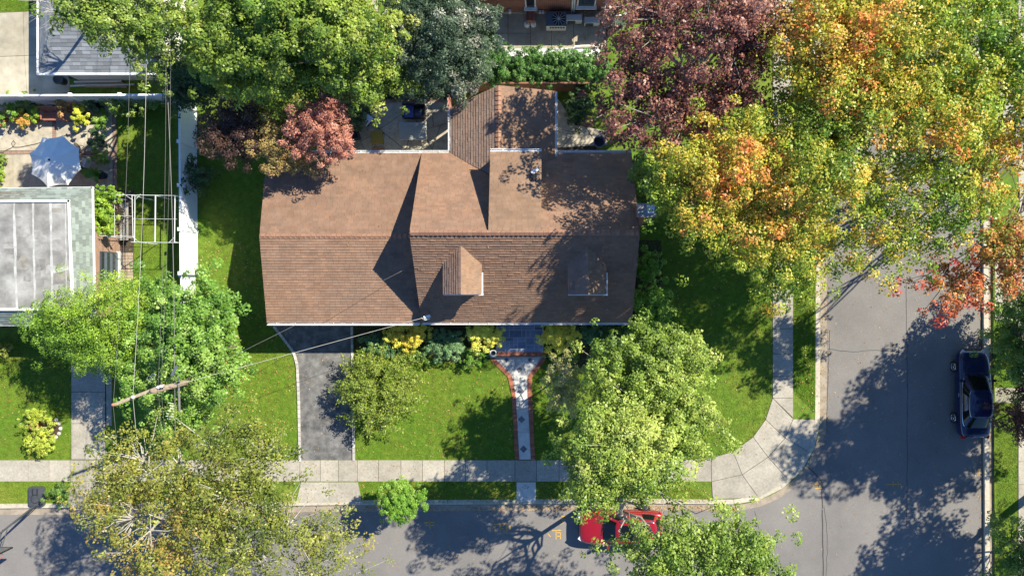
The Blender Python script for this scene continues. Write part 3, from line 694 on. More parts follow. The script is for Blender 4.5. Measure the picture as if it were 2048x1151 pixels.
vinyl_fence('white vinyl fence panel facing the camera beside the brick house', W(1213, 31, 1.6), W(1251, 31, 1.6), 1, hgt=1.6)
vinyl_fence('white vinyl fence running away to the north beside the brick house', W(1212, 28, 1.6), W(1212, -40, 1.6), 1, hgt=1.6)
def board_fence(label, a, b, hgt, m, bw=.14):
    a, b = Vector((a.x, a.y, 0)), Vector((b.x, b.y, 0)); d = b-a; ang = math.atan2(d.y, d.x); n = int(d.length/bw); root = thing('wooden_fence', label, 'fence', a)
    me = MB().box((0, 0, hgt/2), (bw-.012, .025, hgt)).mesh('board', m)
    for i in range(n):
        p = a+d*((i+.5)/n); link('board', me, root, (p.x, p.y, rs.uniform(-.02, .01)), ang)
    c = (a+b)/2
    MB().box((c.x, c.y, hgt+.02), (d.length, .09, .04), ang).build('cap_rail', m, root)
    for i in range(int(d.length/2.2)+1):
        p = a+d*min(1, i*2.2/d.length); MB().box((p.x, p.y+.06, hgt/2), (.1, .09, hgt), ang).build('post', m, root)
board_fence('brown board fence behind the trimmed hedge and the rear wing', W(900, 166, 1.6), W(1185, 166, 1.6), 1.6, M_fence_brown)
board_fence('short reddish board screen at the end of the rear patio', W(896, 193, 1.5), W(897, 240, 1.5), 1.5, mat('red_screen', (.42, .2, .17), .8, .15))
o = MB().prism(pxpoly([(983, 109), (1205, 105), (1205, 112), (983, 116)], .5), 0, .5).build('low_garden_wall', M_white); tag(o, 'low white wall between the trimmed hedge and the gravel strip', 'wall')
o = MB().tube([W(1146, 97, .15), W(1150, 93, .2), W(1186, 91, .2), W(1192, 95, .15)], .05, 8).build('white_pipe', M_white); tag(o, 'white plastic pipe lying on the gravel by the hedge', 'pipe')

# ------------------------------------------------------------------ foliage
def vnoise(P, s, ph):
    a = np.sin(P[:, 0]*s+ph)+np.sin(P[:, 1]*s*1.13+ph*2.1)+np.sin((P[:, 0]+P[:, 1]+P[:, 2])*s*.71+ph*.7)+.6*np.sin((P[:, 0]-P[:, 1])*s*1.9+ph*1.7)
    return a/3.6*.5+.5
def palette_eval(pal, t):
    pal = np.array(pal); t = np.clip(t, 0, .9999)*(len(pal)-1); i = t.astype(int); f = (t-i)[:, None]
    return pal[i]*(1-f)+pal[i+1]*f
TANG = {}
def leaf_mesh(name, Cn, Nn, size, cols, rng, aspect=.75, m=None):
    n = len(Cn); r = TANG.pop('t', None)
    if r is None or len(r) != n: r = rng.normal(size=(n, 3))
    t = r-Nn*(r*Nn).sum(1)[:, None]; t /= np.linalg.norm(t, axis=1)[:, None]+1e-9; b = np.cross(Nn, t)
    L = (size*rng.uniform(.65, 1.3, n))[:, None]; Wd = L*aspect*rng.uniform(.7, 1.2, n)[:, None]
    dr = Nn*L*.14
    V = np.stack([Cn-t*L*.5-dr*.3, Cn+b*Wd*.5+t*L*.05, Cn+t*L*.5-dr, Cn-b*Wd*.5+t*L*.05], 1).reshape(-1, 3)
    Q = np.arange(4*n).reshape(n, 4)
    return np_mesh(name, V, Q, m or M_leaf, np.repeat(cols, 4, 0))
def unit(v): return v/(np.linalg.norm(v, axis=1)[:, None]+1e-9)
LEAF_GAIN = 2.1
def crown(lobes, rng, n_clump, n_leaf, cr, leaf, pal, up=.7, shell=.5, nscale=.55, spread=.28, flat=.55, lower=-.25, aspect=.75, jit=.22, bias=0.0, rough=1.0):
    """lobes: world ellipsoids (cx,cy,cz,rx,ry,rz). returns clump centres and the leaf mesh arrays"""
    dens = np.array([l[6] if len(l) > 6 else 1.0 for l in lobes]); L = np.array([l[:6] for l in lobes]); wgt = (L[:, 3]*L[:, 4]); wgt = wgt*dens; wgt = wgt/wgt.sum(); cl = []; tries = 0
    ph = rng.random(6)*6.28
    while len(cl) < n_clump and tries < n_clump*30:
        tries += 1; k = rng.choice(len(L), p=wgt); d = rng.normal(size=3); d /= np.linalg.norm(d)
        if d[2] < lower: d[2] = -d[2]*.5
        az = math.atan2(d[1], d[0])
        rad = (shell+(1-shell)*rng.random()**.6)*(1+rough*(.15*math.sin(az*3+ph[k % 6])+.11*math.sin(az*7+ph[(k+1) % 6])+.1*math.sin(d[2]*8+ph[(k+2) % 6])))
        p = L[k, :3]+d*L[k, 3:]*rad
        if any((((p-l[:3])/l[3:])**2).sum() < .25 and rng.random() < .8 for j, l in enumerate(L) if j != k): continue
        for q in range(int(rng.integers(3, 9))):
            o_ = rng.normal(size=3)*np.array([1, 1, .6])*cr*1.7; cl.append((*(p+o_), *d))
    cl = np.array(cl[:n_clump]); cp, cd = cl[:, :3], cl[:, 3:]
    R = cr*rng.uniform(.6, 1.35, len(cp)); reps = np.maximum(8, (n_leaf*(R/cr)**2).astype(int)); idx = np.repeat(np.arange(len(cp)), reps); n = len(idx)
    phi = rng.uniform(0, 2*math.pi, n); rr_ = rng.random(n)**.6; Rr = R[idx]
    h = np.stack([np.cos(phi), np.sin(phi), np.zeros(n)], 1)
    tilt = unit(np.array([0, 0, 1.0])+cd*.45+rng.normal(size=(len(cp), 3))*.22)[idx]          # rosette axis
    hp = unit(h-tilt*(h*tilt).sum(1)[:, None])
    pos = cp[idx]+hp*(rr_*Rr)[:, None]+tilt*(Rr*flat*(1-rr_**2)*1.1)[:, None]+rng.normal(size=(n, 3))*.05*Rr[:, None]
    nor = unit(tilt*up+hp*(.55*rr_)[:, None]+rng.normal(size=(n, 3))*.30)
    TANG['t'] = hp+rng.normal(size=(n, 3))*.35
    tv = vnoise(cp, nscale, rng.random()*6); t = bias+tv[idx]*.75+.125+(rng.normal(size=len(cp))*spread*.55)[idx]+rng.normal(size=n)*spread*.3
    cols = palette_eval(pal, t)*LEAF_GAIN*(1+rng.uniform(-jit, jit, n))[:, None]*(1+rng.uniform(-.15, .15, len(cp)))[idx][:, None]
    return cp, pos, nor, np.clip(cols, .003, .9)
def branches(root, base, fork, lobes, cps, rng, bark, tr, twig=.018, frac=.5, nl=2, name='branch', lift=0.0):
    base, fork = Vector(base), Vector(fork); mb = MB()
    mid = (base+fork)/2+Vector((rng.normal()*.12, rng.normal()*.12, 0))
    mb.tube([base, base+Vector((0, 0, .25)), mid, fork], [tr*1.5, tr*1.1, tr*.9, tr*.75], 9); mb.build('trunk', bark, root, True)
    mb = MB(); nodes = []; nr = []
    for l in lobes:
        c = Vector(l[:3])
        for k in range(nl):
            d = rng.normal(size=3); d /= np.linalg.norm(d); d[2] = abs(d[2])*.5
            end = c+Vector((d[0]*l[3]*.8, d[1]*l[4]*.8, d[2]*l[5]*.75+lift)); st = fork-Vector((0, 0, rng.uniform(0, .25)*(fork.z-base.z)))
            pts = [st]; ns = 6
            for i in range(1, ns+1):
                f = i/ns; p = st.lerp(end, f); p.z += math.sin(f*math.pi)*.25*(end-st).length*.3
                p += Vector(rng.normal(size=3))*.2*(1 if i < ns else 0); pts.append(p)
            r0 = tr*rng.uniform(.28, .5); rad = [max(.014, r0*(1-i/ns)**.8+.016) for i in range(ns+1)]
            mb.tube(pts, rad, 6)
            for i, p in enumerate(pts[1:-1]): nodes.append(p); nr.append(rad[i+1])
    NA = np.array([tuple(p) for p in nodes])
    for c in cps:
        if rng.random() > frac: continue
        j = int(((NA-c)**2).sum(1).argmin()); a = Vector(NA[j]); b = Vector(c)
        m_ = (a+b)/2+Vector(rng.normal(size=3))*.1*(b-a).length; mb.tube([a, m_, b], [min(nr[j], twig*1.8), twig, twig*.45], 4, False)
    return mb.build(name, bark, root, True)
def lobes_w(lobes):
    out = []
    for (px, py, z, rx, ry, rz, *dn) in lobes:
        p = W(px, py, z); k = (H-z)/F; out.append((p.x, p.y, z, rx*k, ry*k, rz, *dn))
    return out
def tree(name, label, lobes, pal, seed, n_clump=260, n_leaf=90, cr=.55, leaf=.16, bark=None, tr=.16, base=None, group='trees', cat='tree', frac=.5, nl=2, rk=1.0, fork=None, twig=.018, lift=0.0, **kw):
    rng = np.random.default_rng(seed); Lw = lobes_w(lobes)
    n_clump = int(n_clump*2.45*rk); n_leaf = int(n_leaf*.66); cr *= .62; leaf *= .8; frac *= .42
    cp, pos, nor, cols = crown(Lw, rng, n_clump, n_leaf, cr, leaf, pal, **kw)
    A = np.array([l[:6] for l in Lw]); wts = A[:, 3]*A[:, 4]; c = (A[:, :2]*wts[:, None]).sum(0)/wts.sum()
    b = Vector((c[0], c[1], 0)) if base is None else W(*base)
    root = thing(name, label, cat, b, group)
    fz = fork or max(.4, (A[:, 2]-A[:, 5]).min()*.8)
    branches(root, b, (b.x*.8+c[0]*.2, b.y*.8+c[1]*.2, fz), Lw, cp, rng, bark or M_bark, tr, twig, frac, nl, lift=lift)
    link('crown', leaf_mesh('crown', pos, nor, leaf, cols, rng, kw.get('aspect', .75)), root)
    return root
def shrub(name, label, lobes, pal, seed, n_clump=45, n_leaf=70, cr=.22, leaf=.075, group='shrubs', cat='shrub', shell=.7, **kw):
    rng = np.random.default_rng(seed); Lw = lobes_w(lobes)
    n_clump = int(n_clump*1.8); n_leaf = int(n_leaf*.55); cr *= .72
    cp, pos, nor, cols = crown(Lw, rng, n_clump, n_leaf, cr, leaf, pal, shell=shell, **kw)
    pos[:, 2] = np.maximum(pos[:, 2], .02)
    c = np.array(Lw)[:, :2].mean(0); root = thing(name, label, cat, (c[0], c[1], 0), group)
    link('foliage', leaf_mesh('foliage', pos, nor, leaf, cols, rng, kw.get('aspect', .75)), root)
    mb = MB(); cz = np.array(Lw)[:, 2].mean()
    for k in range(0, len(cp), 2):
        mb.tube([(c[0]+rng.normal()*.06, c[1]+rng.normal()*.06, 0), ((c[0]+cp[k, 0])/2, (c[1]+cp[k, 1])/2, max(.06, cp[k, 2]*.4)), tuple(cp[k])], [.016, .012, .005], 4, False)
    mb.build('stem', M_bark, root)
    return root

DK = (.018, .035, .012)
P_green = [(.03, .065, .014), (.06, .115, .02), (.11, .165, .028), (.19, .22, .05)]
P_ygreen = [(.05, .09, .014), (.09, .14, .018), (.14, .18, .026), (.19, .195, .036), (.23, .18, .042)]
P_lime = [(.055, .115, .012), (.10, .175, .016), (.15, .225, .022), (.21, .265, .035)]
P_dark = [(.016, .035, .014), (.03, .058, .02), (.05, .085, .03), (.09, .12, .05)]
P_grey = [(.016, .032, .018), (.026, .046, .025), (.036, .058, .032), (.055, .075, .045), (.24, .23, .19)]
P_purple = [(.035, .016, .014), (.07, .028, .022), (.12, .05, .035), (.18, .10, .045)]
P_pink = [(.14, .055, .042), (.23, .095, .068), (.29, .135, .095), (.29, .17, .11)]
P_olive = [(.06, .05, .02), (.13, .10, .035), (.2, .15, .05), (.27, .16, .07)]
P_plum = [(.04, .018, .016), (.075, .03, .026), (.13, .05, .04), (.19, .09, .065), (.28, .16, .12)]
P_maple = [(.06, .105, .012), (.11, .16, .016), (.18, .205, .02), (.26, .225, .025), (.34, .21, .035), (.38, .12, .035)]
P_red = [(.14, .14, .02), (.25, .14, .03), (.32, .09, .035), (.32, .05, .035), (.27, .03, .028)]
P_yard = [(.045, .08, .012), (.09, .14, .02), (.155, .20, .035), (.23, .255, .06)]
P_syc = [(.045, .065, .012), (.085, .105, .016), (.13, .14, .022), (.17, .155, .03), (.21, .125, .04)]
P_yellow = [(.30, .23, .03), (.46, .36, .05), (.58, .47, .07), (.66, .56, .12)]
P_jun = [(.035, .085, .035), (.06, .13, .05), (.1, .17, .075), (.15, .22, .1)]
P_bright = [(.04, .09, .010), (.065, .14, .014), (.10, .185, .022), (.15, .22, .04)]

G = 'trees'
tree('green_tree', 'dark green tree with pale leaf tips hanging over the grey garage roof', [(205, 18, 9.2, 70, 46, 1.5), (290, 20, 9, 50, 50, 1.6), (304, 100, 7.6, 36, 38, 1.3)], [(.04, .075, .014), (.085, .13, .02), (.16, .2, .035), (.27, .28, .08)], 1, 170, 90, .45, .14, base=(370, 150), rough=.6)
tree('yellowing_tree', 'broad yellow green tree at the top between the garage and the rear patio', [(462, 55, 7.6, 86, 80, 2.2), (590, 45, 8, 120, 85, 2.5), (500, 122, 6.4, 95, 55, 1.7), (700, 70, 7, 70, 75, 2), (660, 140, 5.5, 95, 55, 1.8), (750, 130, 5, 50, 50, 1.5)], P_ygreen, 2, 560, 100, .6, .17, nscale=.4, spread=.3)
tree('evergreen_tree', 'dark evergreen tree tucked in the corner of the white vinyl fence', [(396, 158, 3.6, 46, 44, 2.0), (372, 178, 2.4, 26, 24, 1.2)], P_dark, 3, 150, 110, .42, .12, bark=M_barkd, tr=.1)
tree('greyish_tree', 'dark grey green tree with whitish leaf clusters beside the rear patio', [(880, 70, 5.2, 100, 85, 1.7), (838, 132, 4.2, 58, 48, 1.4), (922, 118, 4.4, 44, 54, 1.4)], P_grey, 4, 330, 90, .52, .17, bark=M_barkd, nscale=1.7, spread=.3, up=.9, aspect=.5)
tree('purple_tree', 'small dark purple leaved tree beside the white vinyl fence', [(470, 258, 4.6, 58, 48, 1.1)], [(.03, .017, .014), (.05, .027, .022), (.08, .045, .03), (.14, .11, .035)], 5, 110, 100, .42, .11, tr=.08)
tree('pink_maple', 'small coral pink maple overhanging the garage roof by the rear patio', [(648, 236, 5.6, 42, 34, .9), (626, 268, 5.4, 36, 34, .9), (665, 282, 5.2, 28, 30, .8)], P_pink, 6, 135, 100, .36, .10, tr=.08, bark=M_barkg)
tree('bronze_tree', 'small olive bronze tree leaning on the northwest garage roof corner', [(560, 292, 4.6, 46, 42, .9), (600, 322, 4.0, 40, 20, .5), (548, 225, 4.2, 45, 35, 1.0)], P_olive, 7, 130, 90, .38, .10, tr=.07, base=(575, 275))
tree('plum_tree', 'large sparse purple red tree with grey branches behind the rear wing', [(1295, 75, 8.2, 95, 85, 2.3), (1420, 95, 9, 120, 105, 2.5), (1500, 40, 9, 70, 60, 2), (1290, 215, 7.6, 85, 85, 2.2), (1430, 220, 7.6, 90, 70, 2), (1440, -35, 8, 120, 70, 2)], P_plum, 8, 430, 70, .52, .16, bark=M_barkg, tr=.22, frac=.9, nl=2, twig=.026, nscale=.8, base=(1330, 215), lift=.5)
tree('small_garden_tree', 'light green understorey tree at the gap below the purple red tree', [(1400, 245, 4, 60, 40, 1.5), (1285, 350, 3.2, 22, 35, 1.2)], P_green, 9, 60, 80, .42, .15, tr=.07)
tree('orange_maple', 'orange and green maple beside the house and the side street pavement', [(1400, 385, 9.2, 85, 85, 1.8), (1490, 310, 9.8, 90, 80, 2), (1530, 450, 9, 95, 95, 2), (1568, 552, 7.4, 62, 55, 1.4, .8), (1625, 350, 10, 90, 90, 2.2)], P_maple, 10, 480, 80, .56, .145, tr=.24, nscale=.75, spread=.34, bias=-.07, base=(1530, 400), nl=2)
tree('orange_maple', 'tall orange and yellow maple at the top over the side street', [(1650, 90, 10, 125, 110, 2.4), (1790, 55, 10.2, 120, 95, 2.5), (1740, 200, 10, 120, 100, 2.4), (1640, 230, 9, 90, 80, 2)], P_maple, 11, 600, 80, .62, .15, tr=.27, nscale=.7, spread=.34, bias=-.07, base=(1570, 215), nl=2)
tree('orange_maple', 'wide golden maple filling the upper right corner above the street', [(1920, 90, 10, 120, 100, 2.4), (2010, 210, 9.6, 100, 110, 2.3, .8), (1880, 250, 9.6, 110, 95, 2.3, .8), (1800, 370, 8.6, 105, 80, 2, .42), (1930, 390, 8.4, 95, 80, 2, .5), (1720, 480, 7.6, 85, 58, 1.5, .5), (1840, 470, 7.6, 75, 58, 1.4, .5)], [(.06, .115, .01), (.11, .175, .015), (.18, .215, .02), (.25, .225, .022), (.33, .20, .03), (.38, .11, .03)], 12, 480, 80, .62, .15, tr=.27, nscale=.7, spread=.34, bias=-.07, base=(2015, 250), nl=2)
tree('red_maple', 'scarlet tinged maple branches drooping over the street at the right', [(2010, 500, 7.6, 65, 55, 1.4), (1925, 585, 7, 55, 36, .9, .7), (1850, 575, 7, 40, 22, .7, .4)], P_red, 13, 95, 70, .48, .15, tr=.08, nscale=.6, spread=.3, base=(2015, 330), frac=.9, bark=M_barkd)
tree('lime_tree', 'feathery lime green tree in front of the flat roofed house', [(205, 640, 5, 95, 75, 1.5), (110, 660, 4.2, 55, 30, 1), (235, 700, 4.4, 70, 40, 1.2)], P_lime, 14, 280, 110, .48, .12, aspect=.45, base=(240, 650))
tree('leafy_green_tree', 'dense mid green tree between the utility pole and the driveway lawn', [(400, 640, 5.4, 72, 75, 1.8), (410, 720, 5.6, 70, 75, 1.8), (340, 690, 4.6, 60, 110, 1.6), (370, 800, 4.2, 70, 65, 1.4)], [(.035, .085, .014), (.065, .135, .02), (.11, .19, .03), (.18, .25, .06)], 15, 420, 95, .5, .15)
tree('pale_branched_tree', 'huge yellow olive tree with bare white branches, bottom left', [(300, 925, 8.4, 105, 65, 1.8), (480, 905, 8.6, 115, 72, 2), (250, 975, 8, 80, 60, 1.7), (330, 1040, 9, 110, 85, 2), (500, 1040, 9.4, 130, 100, 2.2), (640, 1085, 8.4, 115, 72, 1.6, .4), (420, 1140, 9, 130, 60, 2)], P_syc, 16, 520, 72, .6, .13, bark=M_barkw, tr=.24, frac=1.3, nl=4, twig=.02, lift=.45, bias=-.06, rk=.82, nscale=.5, spread=.3, base=(470, 985))
tree('front_yard_tree', 'pale green tree standing on the front lawn right of the walk', [(1290, 745, 7, 110, 75, 1.9), (1352, 840, 6.4, 64, 66, 1.7), (1262, 795, 6, 66, 55, 1.5)], P_yard, 17, 400, 85, .52, .15, base=(1262, 762), bark=M_barkg, bias=.12)
tree('street_tree', 'pale green street tree rooted in the verge above the red car', [(1226, 890, 8.6, 80, 64, 1.6), (1285, 925, 8.2, 70, 55, 1.4), (1195, 955, 8.4, 45, 28, 1.1), (1405, 1088, 9, 80, 55, 1.8), (1480, 1125, 8.6, 72, 46, 1.6), (1310, 1112, 8.6, 70, 36, 1.4, .6)], P_yard, 18, 460, 85, .55, .15, base=(1212, 984), tr=.14, fork=5.6, bark=M_barkg, frac=.7, nl=2)
tree('small_pale_tree', 'small sparse pale leaved tree beside the brick edged front walk', [(1122, 755, 4.4, 40, 34, .9), (1135, 800, 3.8, 32, 24, .8)], [(.14, .15, .05), (.24, .235, .09), (.36, .33, .15)], 19, 60, 60, .32, .11, bark=M_barkg, tr=.05, frac=1, twig=.014)
tree('round_street_tree', 'small round bright green tree on the verge beside the driveway apron', [(803, 998, 2.6, 31, 28, .9)], P_bright, 20, 170, 110, .26, .085, tr=.05)
tree('right_edge_tree', 'green tree at the right edge overhanging the dark blue car', [(2028, 640, 2.4, 46, 75, 1.0), (2050, 725, 2.2, 44, 50, .9)], P_green, 22, 150, 90, .4, .12, base=(2012, 650), tr=.07)
tree('right_edge_plum', 'purple leaved small tree beside the right hand pavement', [(2045, 830, 2.2, 32, 55, .9)], P_purple, 23, 60, 80, .4, .12, tr=.05, base=(2020, 825))
tree('right_corner_tree', 'green tree at the bottom right corner of the frame', [(2045, 1095, 2.8, 50, 62, 1.2), (2100, 1150, 3.4, 70, 80, 1.4)], P_green, 24, 120, 85, .45, .13, base=(2025, 1080), tr=.08)
# trees just outside the frame that throw the shade lying on the street
tree('shade_tree', 'tall street tree beyond the right edge shading the road by the blue car', [(2480, 640, 9.5, 150, 120, 2.6), (2385, 690, 11, 95, 62, 1.6), (2215, 640, 5.5, 90, 70, 1.4), (2400, 740, 8, 130, 100, 2), (2300, 800, 7, 90, 70, 1.6, .5)], P_green, 25, 560, 70, .7, .22, base=(2110, 600), tr=.3)
tree('shade_tree', 'tall street tree beyond the lower right edge shading the junction', [(2420, 1060, 8.5, 150, 120, 2.6), (2330, 1140, 7.6, 110, 100, 2.2)], P_green, 26, 260, 70, .7, .22, base=(2120, 950), tr=.28)

# shrubs
S = 'foundation shrubs'
for i, (x, y, rx, ry, lab) in enumerate(((814, 669, 42, 24, 'golden yellow globe shrub under the front gutter nearest the driveway'), (967, 674, 28, 24, 'golden yellow globe shrub left of the bluestone porch'), (1118, 674, 33, 25, 'golden yellow globe shrub right of the bluestone porch'))):
    shrub('golden_shrub', lab, [(x, y, 1.0, rx, ry, .6)], P_yellow, 30+i, 110, 75, .18, .07, S, rough=.3)
shrub('juniper_shrub', 'grey green clipped shrub between two golden shrubs by the house front', [(895, 690, .7, 42, 27, .5)], P_jun, 34, 110, 80, .18, .06, S, rough=.3)
shrub('green_shrub', 'bright green low shrub in front of the juniper near the walk', [(944, 714, .5, 22, 17, .4)], P_bright, 35, 45, 70, .18, .07, S)
shrub('green_shrub', 'mid green shrub at the driveway corner of the foundation bed', [(772, 692, .6, 32, 18, .45), (742, 690, .6, 24, 18, .4)], P_jun, 36, 70, 70, .2, .075, S)
shrub('green_shrub', 'low green shrub just below the golden shrub nearest the driveway', [(832, 706, .45, 30, 13, .3)], P_green, 37, 40, 60, .18, .07, S)
shrub('green_shrub', 'low green shrub below the golden shrub right of the porch', [(1128, 712, .45, 26, 14, .35)], P_bright, 38, 45, 60, .18, .07, S)
shrub('green_shrub', 'dark green shrub under the gutter at the right front corner', [(1192, 676, .7, 30, 20, .5), (1160, 664, .6, 18, 14, .4)], P_jun, 39, 70, 70, .2, .08, S)
shrub('green_shrub', 'green shrub in shade along the front right end of the house', [(1240, 668, .7, 24, 18, .5)], P_green, 40, 50, 70, .2, .08, S)
shrub('round_shrub', 'small round bright green shrub by the east wall, upper of two', [(1290, 530, 1.1, 21, 24, .8)], P_bright, 41, 70, 80, .22, .09, S)
shrub('round_shrub', 'larger round bright green shrub by the east wall, lower of two', [(1302, 600, 1.2, 32, 36, .9), (1296, 640, .9, 24, 20, .6)], P_bright, 42, 120, 80, .24, .09, S)
shrub('green_shrub', 'leafy green shrub by the chimney at the house corner', [(1288, 360, 1.6, 22, 40, 1.2)], P_green, 43, 60, 70, .26, .11, S)
shrub('dark_shrub', 'dark green shrub against the inner side of the white fence', [(400, 348, .8, 22, 28, .7)], P_dark, 44, 55, 80, .24, .08)
shrub('lime_shrub', 'lime yellow clipped shrub beside the terracotta pot on the left lawn', [(78, 845, .6, 26, 20, .45), (80, 880, .55, 24, 20, .4)], [(.16, .2, .025), (.26, .3, .035), (.36, .38, .06)], 45, 110, 75, .17, .06)
shrub('verge_bush', 'small ragged bush on the verge beside the basketball stand', [(118, 990, .4, 20, 18, .35)], P_green, 46, 30, 60, .18, .07)
shrub('lawn_edge_shrub', 'small green shrub at the left edge by the flat roofed house', [(5, 700, .5, 20, 16, .4)], P_ygreen, 47, 30, 60, .18, .07)
shrub('dry_shrub', 'pale dry shrub beneath the leafy green tree on the lawn', [(462, 748, .5, 18, 22, .35)], P_olive, 48, 30, 60, .18, .07)
shrub('patio_edge_plant', 'dark green clump between the rear patio and the lawn', [(712, 232, .4, 26, 24, .35)], P_dark, 49, 50, 70, .2, .08)
shrub('wing_garden_plant', 'shaded green planting by the path beside the rear wing', [(1160, 205, .6, 30, 34, .5), (1190, 190, .7, 24, 20, .5)], P_dark, 50, 70, 70, .22, .1)
# hedge
shrub('trimmed_hedge', 'long bright green hedge between the side yard and the brown fence', [(984+i*16, 134+(i % 2)*4, 1.3, 24, 25, .75) for i in range(14)], [(.02, .055, .012), (.04, .095, .018), (.065, .135, .03), (.1, .17, .05)], 51, 480, 80, .22, .085, None, 'hedge', rough=.15, lower=.0)
rng_ = np.random.default_rng(5)
gc = []
Ncov = 9000; px_ = rng_.uniform(640, 905, Ncov); py_ = rng_.uniform(148, 200, Ncov)
pos = np.array([tuple(W(a, b, 0)) for a, b in zip(px_, py_)]); pos[:, 2] = .04+.12*rng_.random(Ncov)*(.5+vnoise(pos, 2.1, 1))
o = link('ground_cover', leaf_mesh('ground_cover', pos, unit(np.array([0, 0, .9])+rng_.normal(size=(Ncov, 3))*.4), .1, palette_eval(P_dark, rng_.random(Ncov)), rng_)); tag(o, 'dark ground cover plants behind the rear patio', 'ground cover', kind='stuff')

# arching weeping shrub in the front lawn
def arching(label, px, py, zr, n, seed):
    rng = np.random.default_rng(seed); b = W(px, py); root = thing('arching_shrub', label, 'shrub', b); mb = MB(); P = []; Nn = []; cc = []
    pal = [(.09, .15, .016), (.15, .22, .025), (.22, .28, .04), (.31, .33, .07)]
    for k in range(n):
        a = rng.uniform(0, 6.283); R = zr*rng.uniform(.35, 1.08); hh = rng.uniform(.9, 2.3)*(1.2-.4*R/zr); pts = []; cv = rng.normal()*.5; ox, oy = rng.normal()*.35, rng.normal()*.4
        for i in range(9):
            f = i/8; r = R*f**1.1; z = hh*math.sin(min(1, f*1.12)*math.pi*.62)/.93*(1 if f < .7 else 1-(f-.7)*.5)+.05
            pts.append(Vector((b.x+ox+r*math.cos(a+cv*f), b.y+oy+r*math.sin(a+cv*f), z)))
        mb.tube(pts, [.016*(1-i/9)+.004 for i in range(9)], 4, False)
        for i in range(2, 9):
            for q_ in range(20):
                f = rng.random(); p = pts[i-1].lerp(pts[i], f); P.append(np.array(p)+rng.normal(size=3)*.09); Nn.append(np.array([0, 0, .8])+rng.normal(size=3)*.5); cc.append(rng.random()*.8+.2*rng.random())
    mb.build('stem', M_bark, root)
    P = np.array(P); link('foliage', leaf_mesh('foliage', P, unit(np.array(Nn)), .12, palette_eval(pal, np.array(cc))*1.45, rng, .45), root)
arching('arching yellow green shrub with long twigs between driveway and front lawn', 768, 770, 2.4, 190, 60)

# bare twigs of the tree reaching over the grey garage
rt = np.random.default_rng(9); root = thing('bare_branches', 'bare pale branches reaching over the grey garage roof corner', 'branches', W(200, 10)); mb = MB()
st = W(150, 20, 5.5)
mb.tube([W(225, 40, 0), W(215, 30, 3), st], [.12, .1, .06], 6)
for k in range(16):
    a = rt.uniform(2.4, 4.0); L = rt.uniform(1.2, 2.6); e_ = st+Vector((math.cos(a)*L, math.sin(a)*L, rt.uniform(-.6, .5))); m_ = (st+e_)/2+Vector(rt.normal(size=3))*.15
    mb.tube([st, m_, e_], [.03, .018, .006], 4, False)
    for q_ in range(3): mb.tube([m_, m_+Vector((math.cos(a+rt.normal()*.7), math.sin(a+rt.normal()*.7), rt.normal()*.2))*.8], [.012, .004], 4, False)
mb.build('branch', M_barkw, root)

# ------------------------------------------------------------------ lawn blades and fallen leaves
paved = [pxpoly(p) for p in ([(-200, 919), (1425, 918), (1425, 963), (-200, 963)], [(540, 640), (590, 706), (598, 735), (600, 919), (709, 919), (706, 640)], [(142, 690), (224, 690), (224, 919), (142, 919)], [(595, 960), (722, 960), (724, 1005), (592, 1005)], [(134, 960), (222, 960), (222, 1006), (134, 1006)],
    [(975, 705), (1095, 705), (1063, 752), (1071, 919), (1030, 919), (1018, 752)], [(1545, -50), (1586, -50), (1586, 838), (1545, 838)], [(1030, 960), (1075, 960), (1075, 1005), (1030, 1005)], [(992, 645), (1087, 645), (1087, 712), (992, 712)], inn+[(1586, 780), (1640, 838)]+far[:0:-1]+[(1356, 962)])]
lawns = [([(400, 560), (545, 650), (600, 720), (600, 919), (420, 919)], 26000), ([(384, 200), (530, 330), (545, 650), (470, 700), (390, 560)], 18000), ([(704, 650), (1100, 650), (1100, 919), (708, 919)], 42000), ([(1060, 640), (1545, 640), (1545, 919), (1060, 919)], 45000), ([(1275, 440), (1545, 440), (1545, 660), (1275, 660)], 26000), ([(716, 963), (1425, 963), (1425, 1004), (720, 1006)], 22000), ([(1587, 560), (1630, 560), (1630, 845), (1587, 845)], 12000), ([(-20, 680), (142, 680), (142, 919), (-20, 919)], 22000), ([(-20, 963), (140, 963), (136, 1006), (-20, 1008)], 6000), ([(234, 200), (352, 200), (352, 560), (268, 560), (268, 384), (234, 384)], 15000), ([(1991, 640), (2036, 640), (2036, 1151), (1992, 1151)], 14000), ([(-20, -10), (65, -10), (65, 22), (-20, 28)], 3000), ([(520, 180), (740, 150), (740, 240), (520, 300)], 9000)]
rg = np.random.default_rng(77); pts = []
for poly, n in lawns:
    wp = pxpoly(poly); a = np.array(wp); lo, hi = a.min(0), a.max(0); cnt = 0
    X = rg.uniform(lo[0], hi[0], n*2); Y = rg.uniform(lo[1], hi[1], n*2)
    def mask(P):
        P = np.array(P); c = np.zeros(len(X), bool)
        for i in range(len(P)):
            x1, y1 = P[i]; x2, y2 = P[(i+1) % len(P)]
            if y1 == y2: continue
            c ^= ((y1 > Y) != (y2 > Y)) & (X < (x2-x1)*(Y-y1)/(y2-y1)+x1)
        return c
    k = mask(wp)
    for q_ in paved: k &= ~mask(q_)
    X, Y = X[k][:n], Y[k][:n]; pts.append(np.stack([X, Y, np.zeros(len(X))], 1))
P = np.concatenate(pts); n = len(P); ang = rg.uniform(0, 6.283, n); ln = rg.uniform(.035, .075, n); lean = rg.uniform(.3, 1.0, n)
d = np.stack([np.cos(ang), np.sin(ang), np.zeros(n)], 1); s = np.stack([-np.sin(ang), np.cos(ang), np.zeros(n)], 1)*(.012)
V = np.stack([P-s, P+s, P+d*(ln*lean)[:, None]+np.array([0, 0, 1])*(ln*.8)[:, None]], 1).reshape(-1, 3)
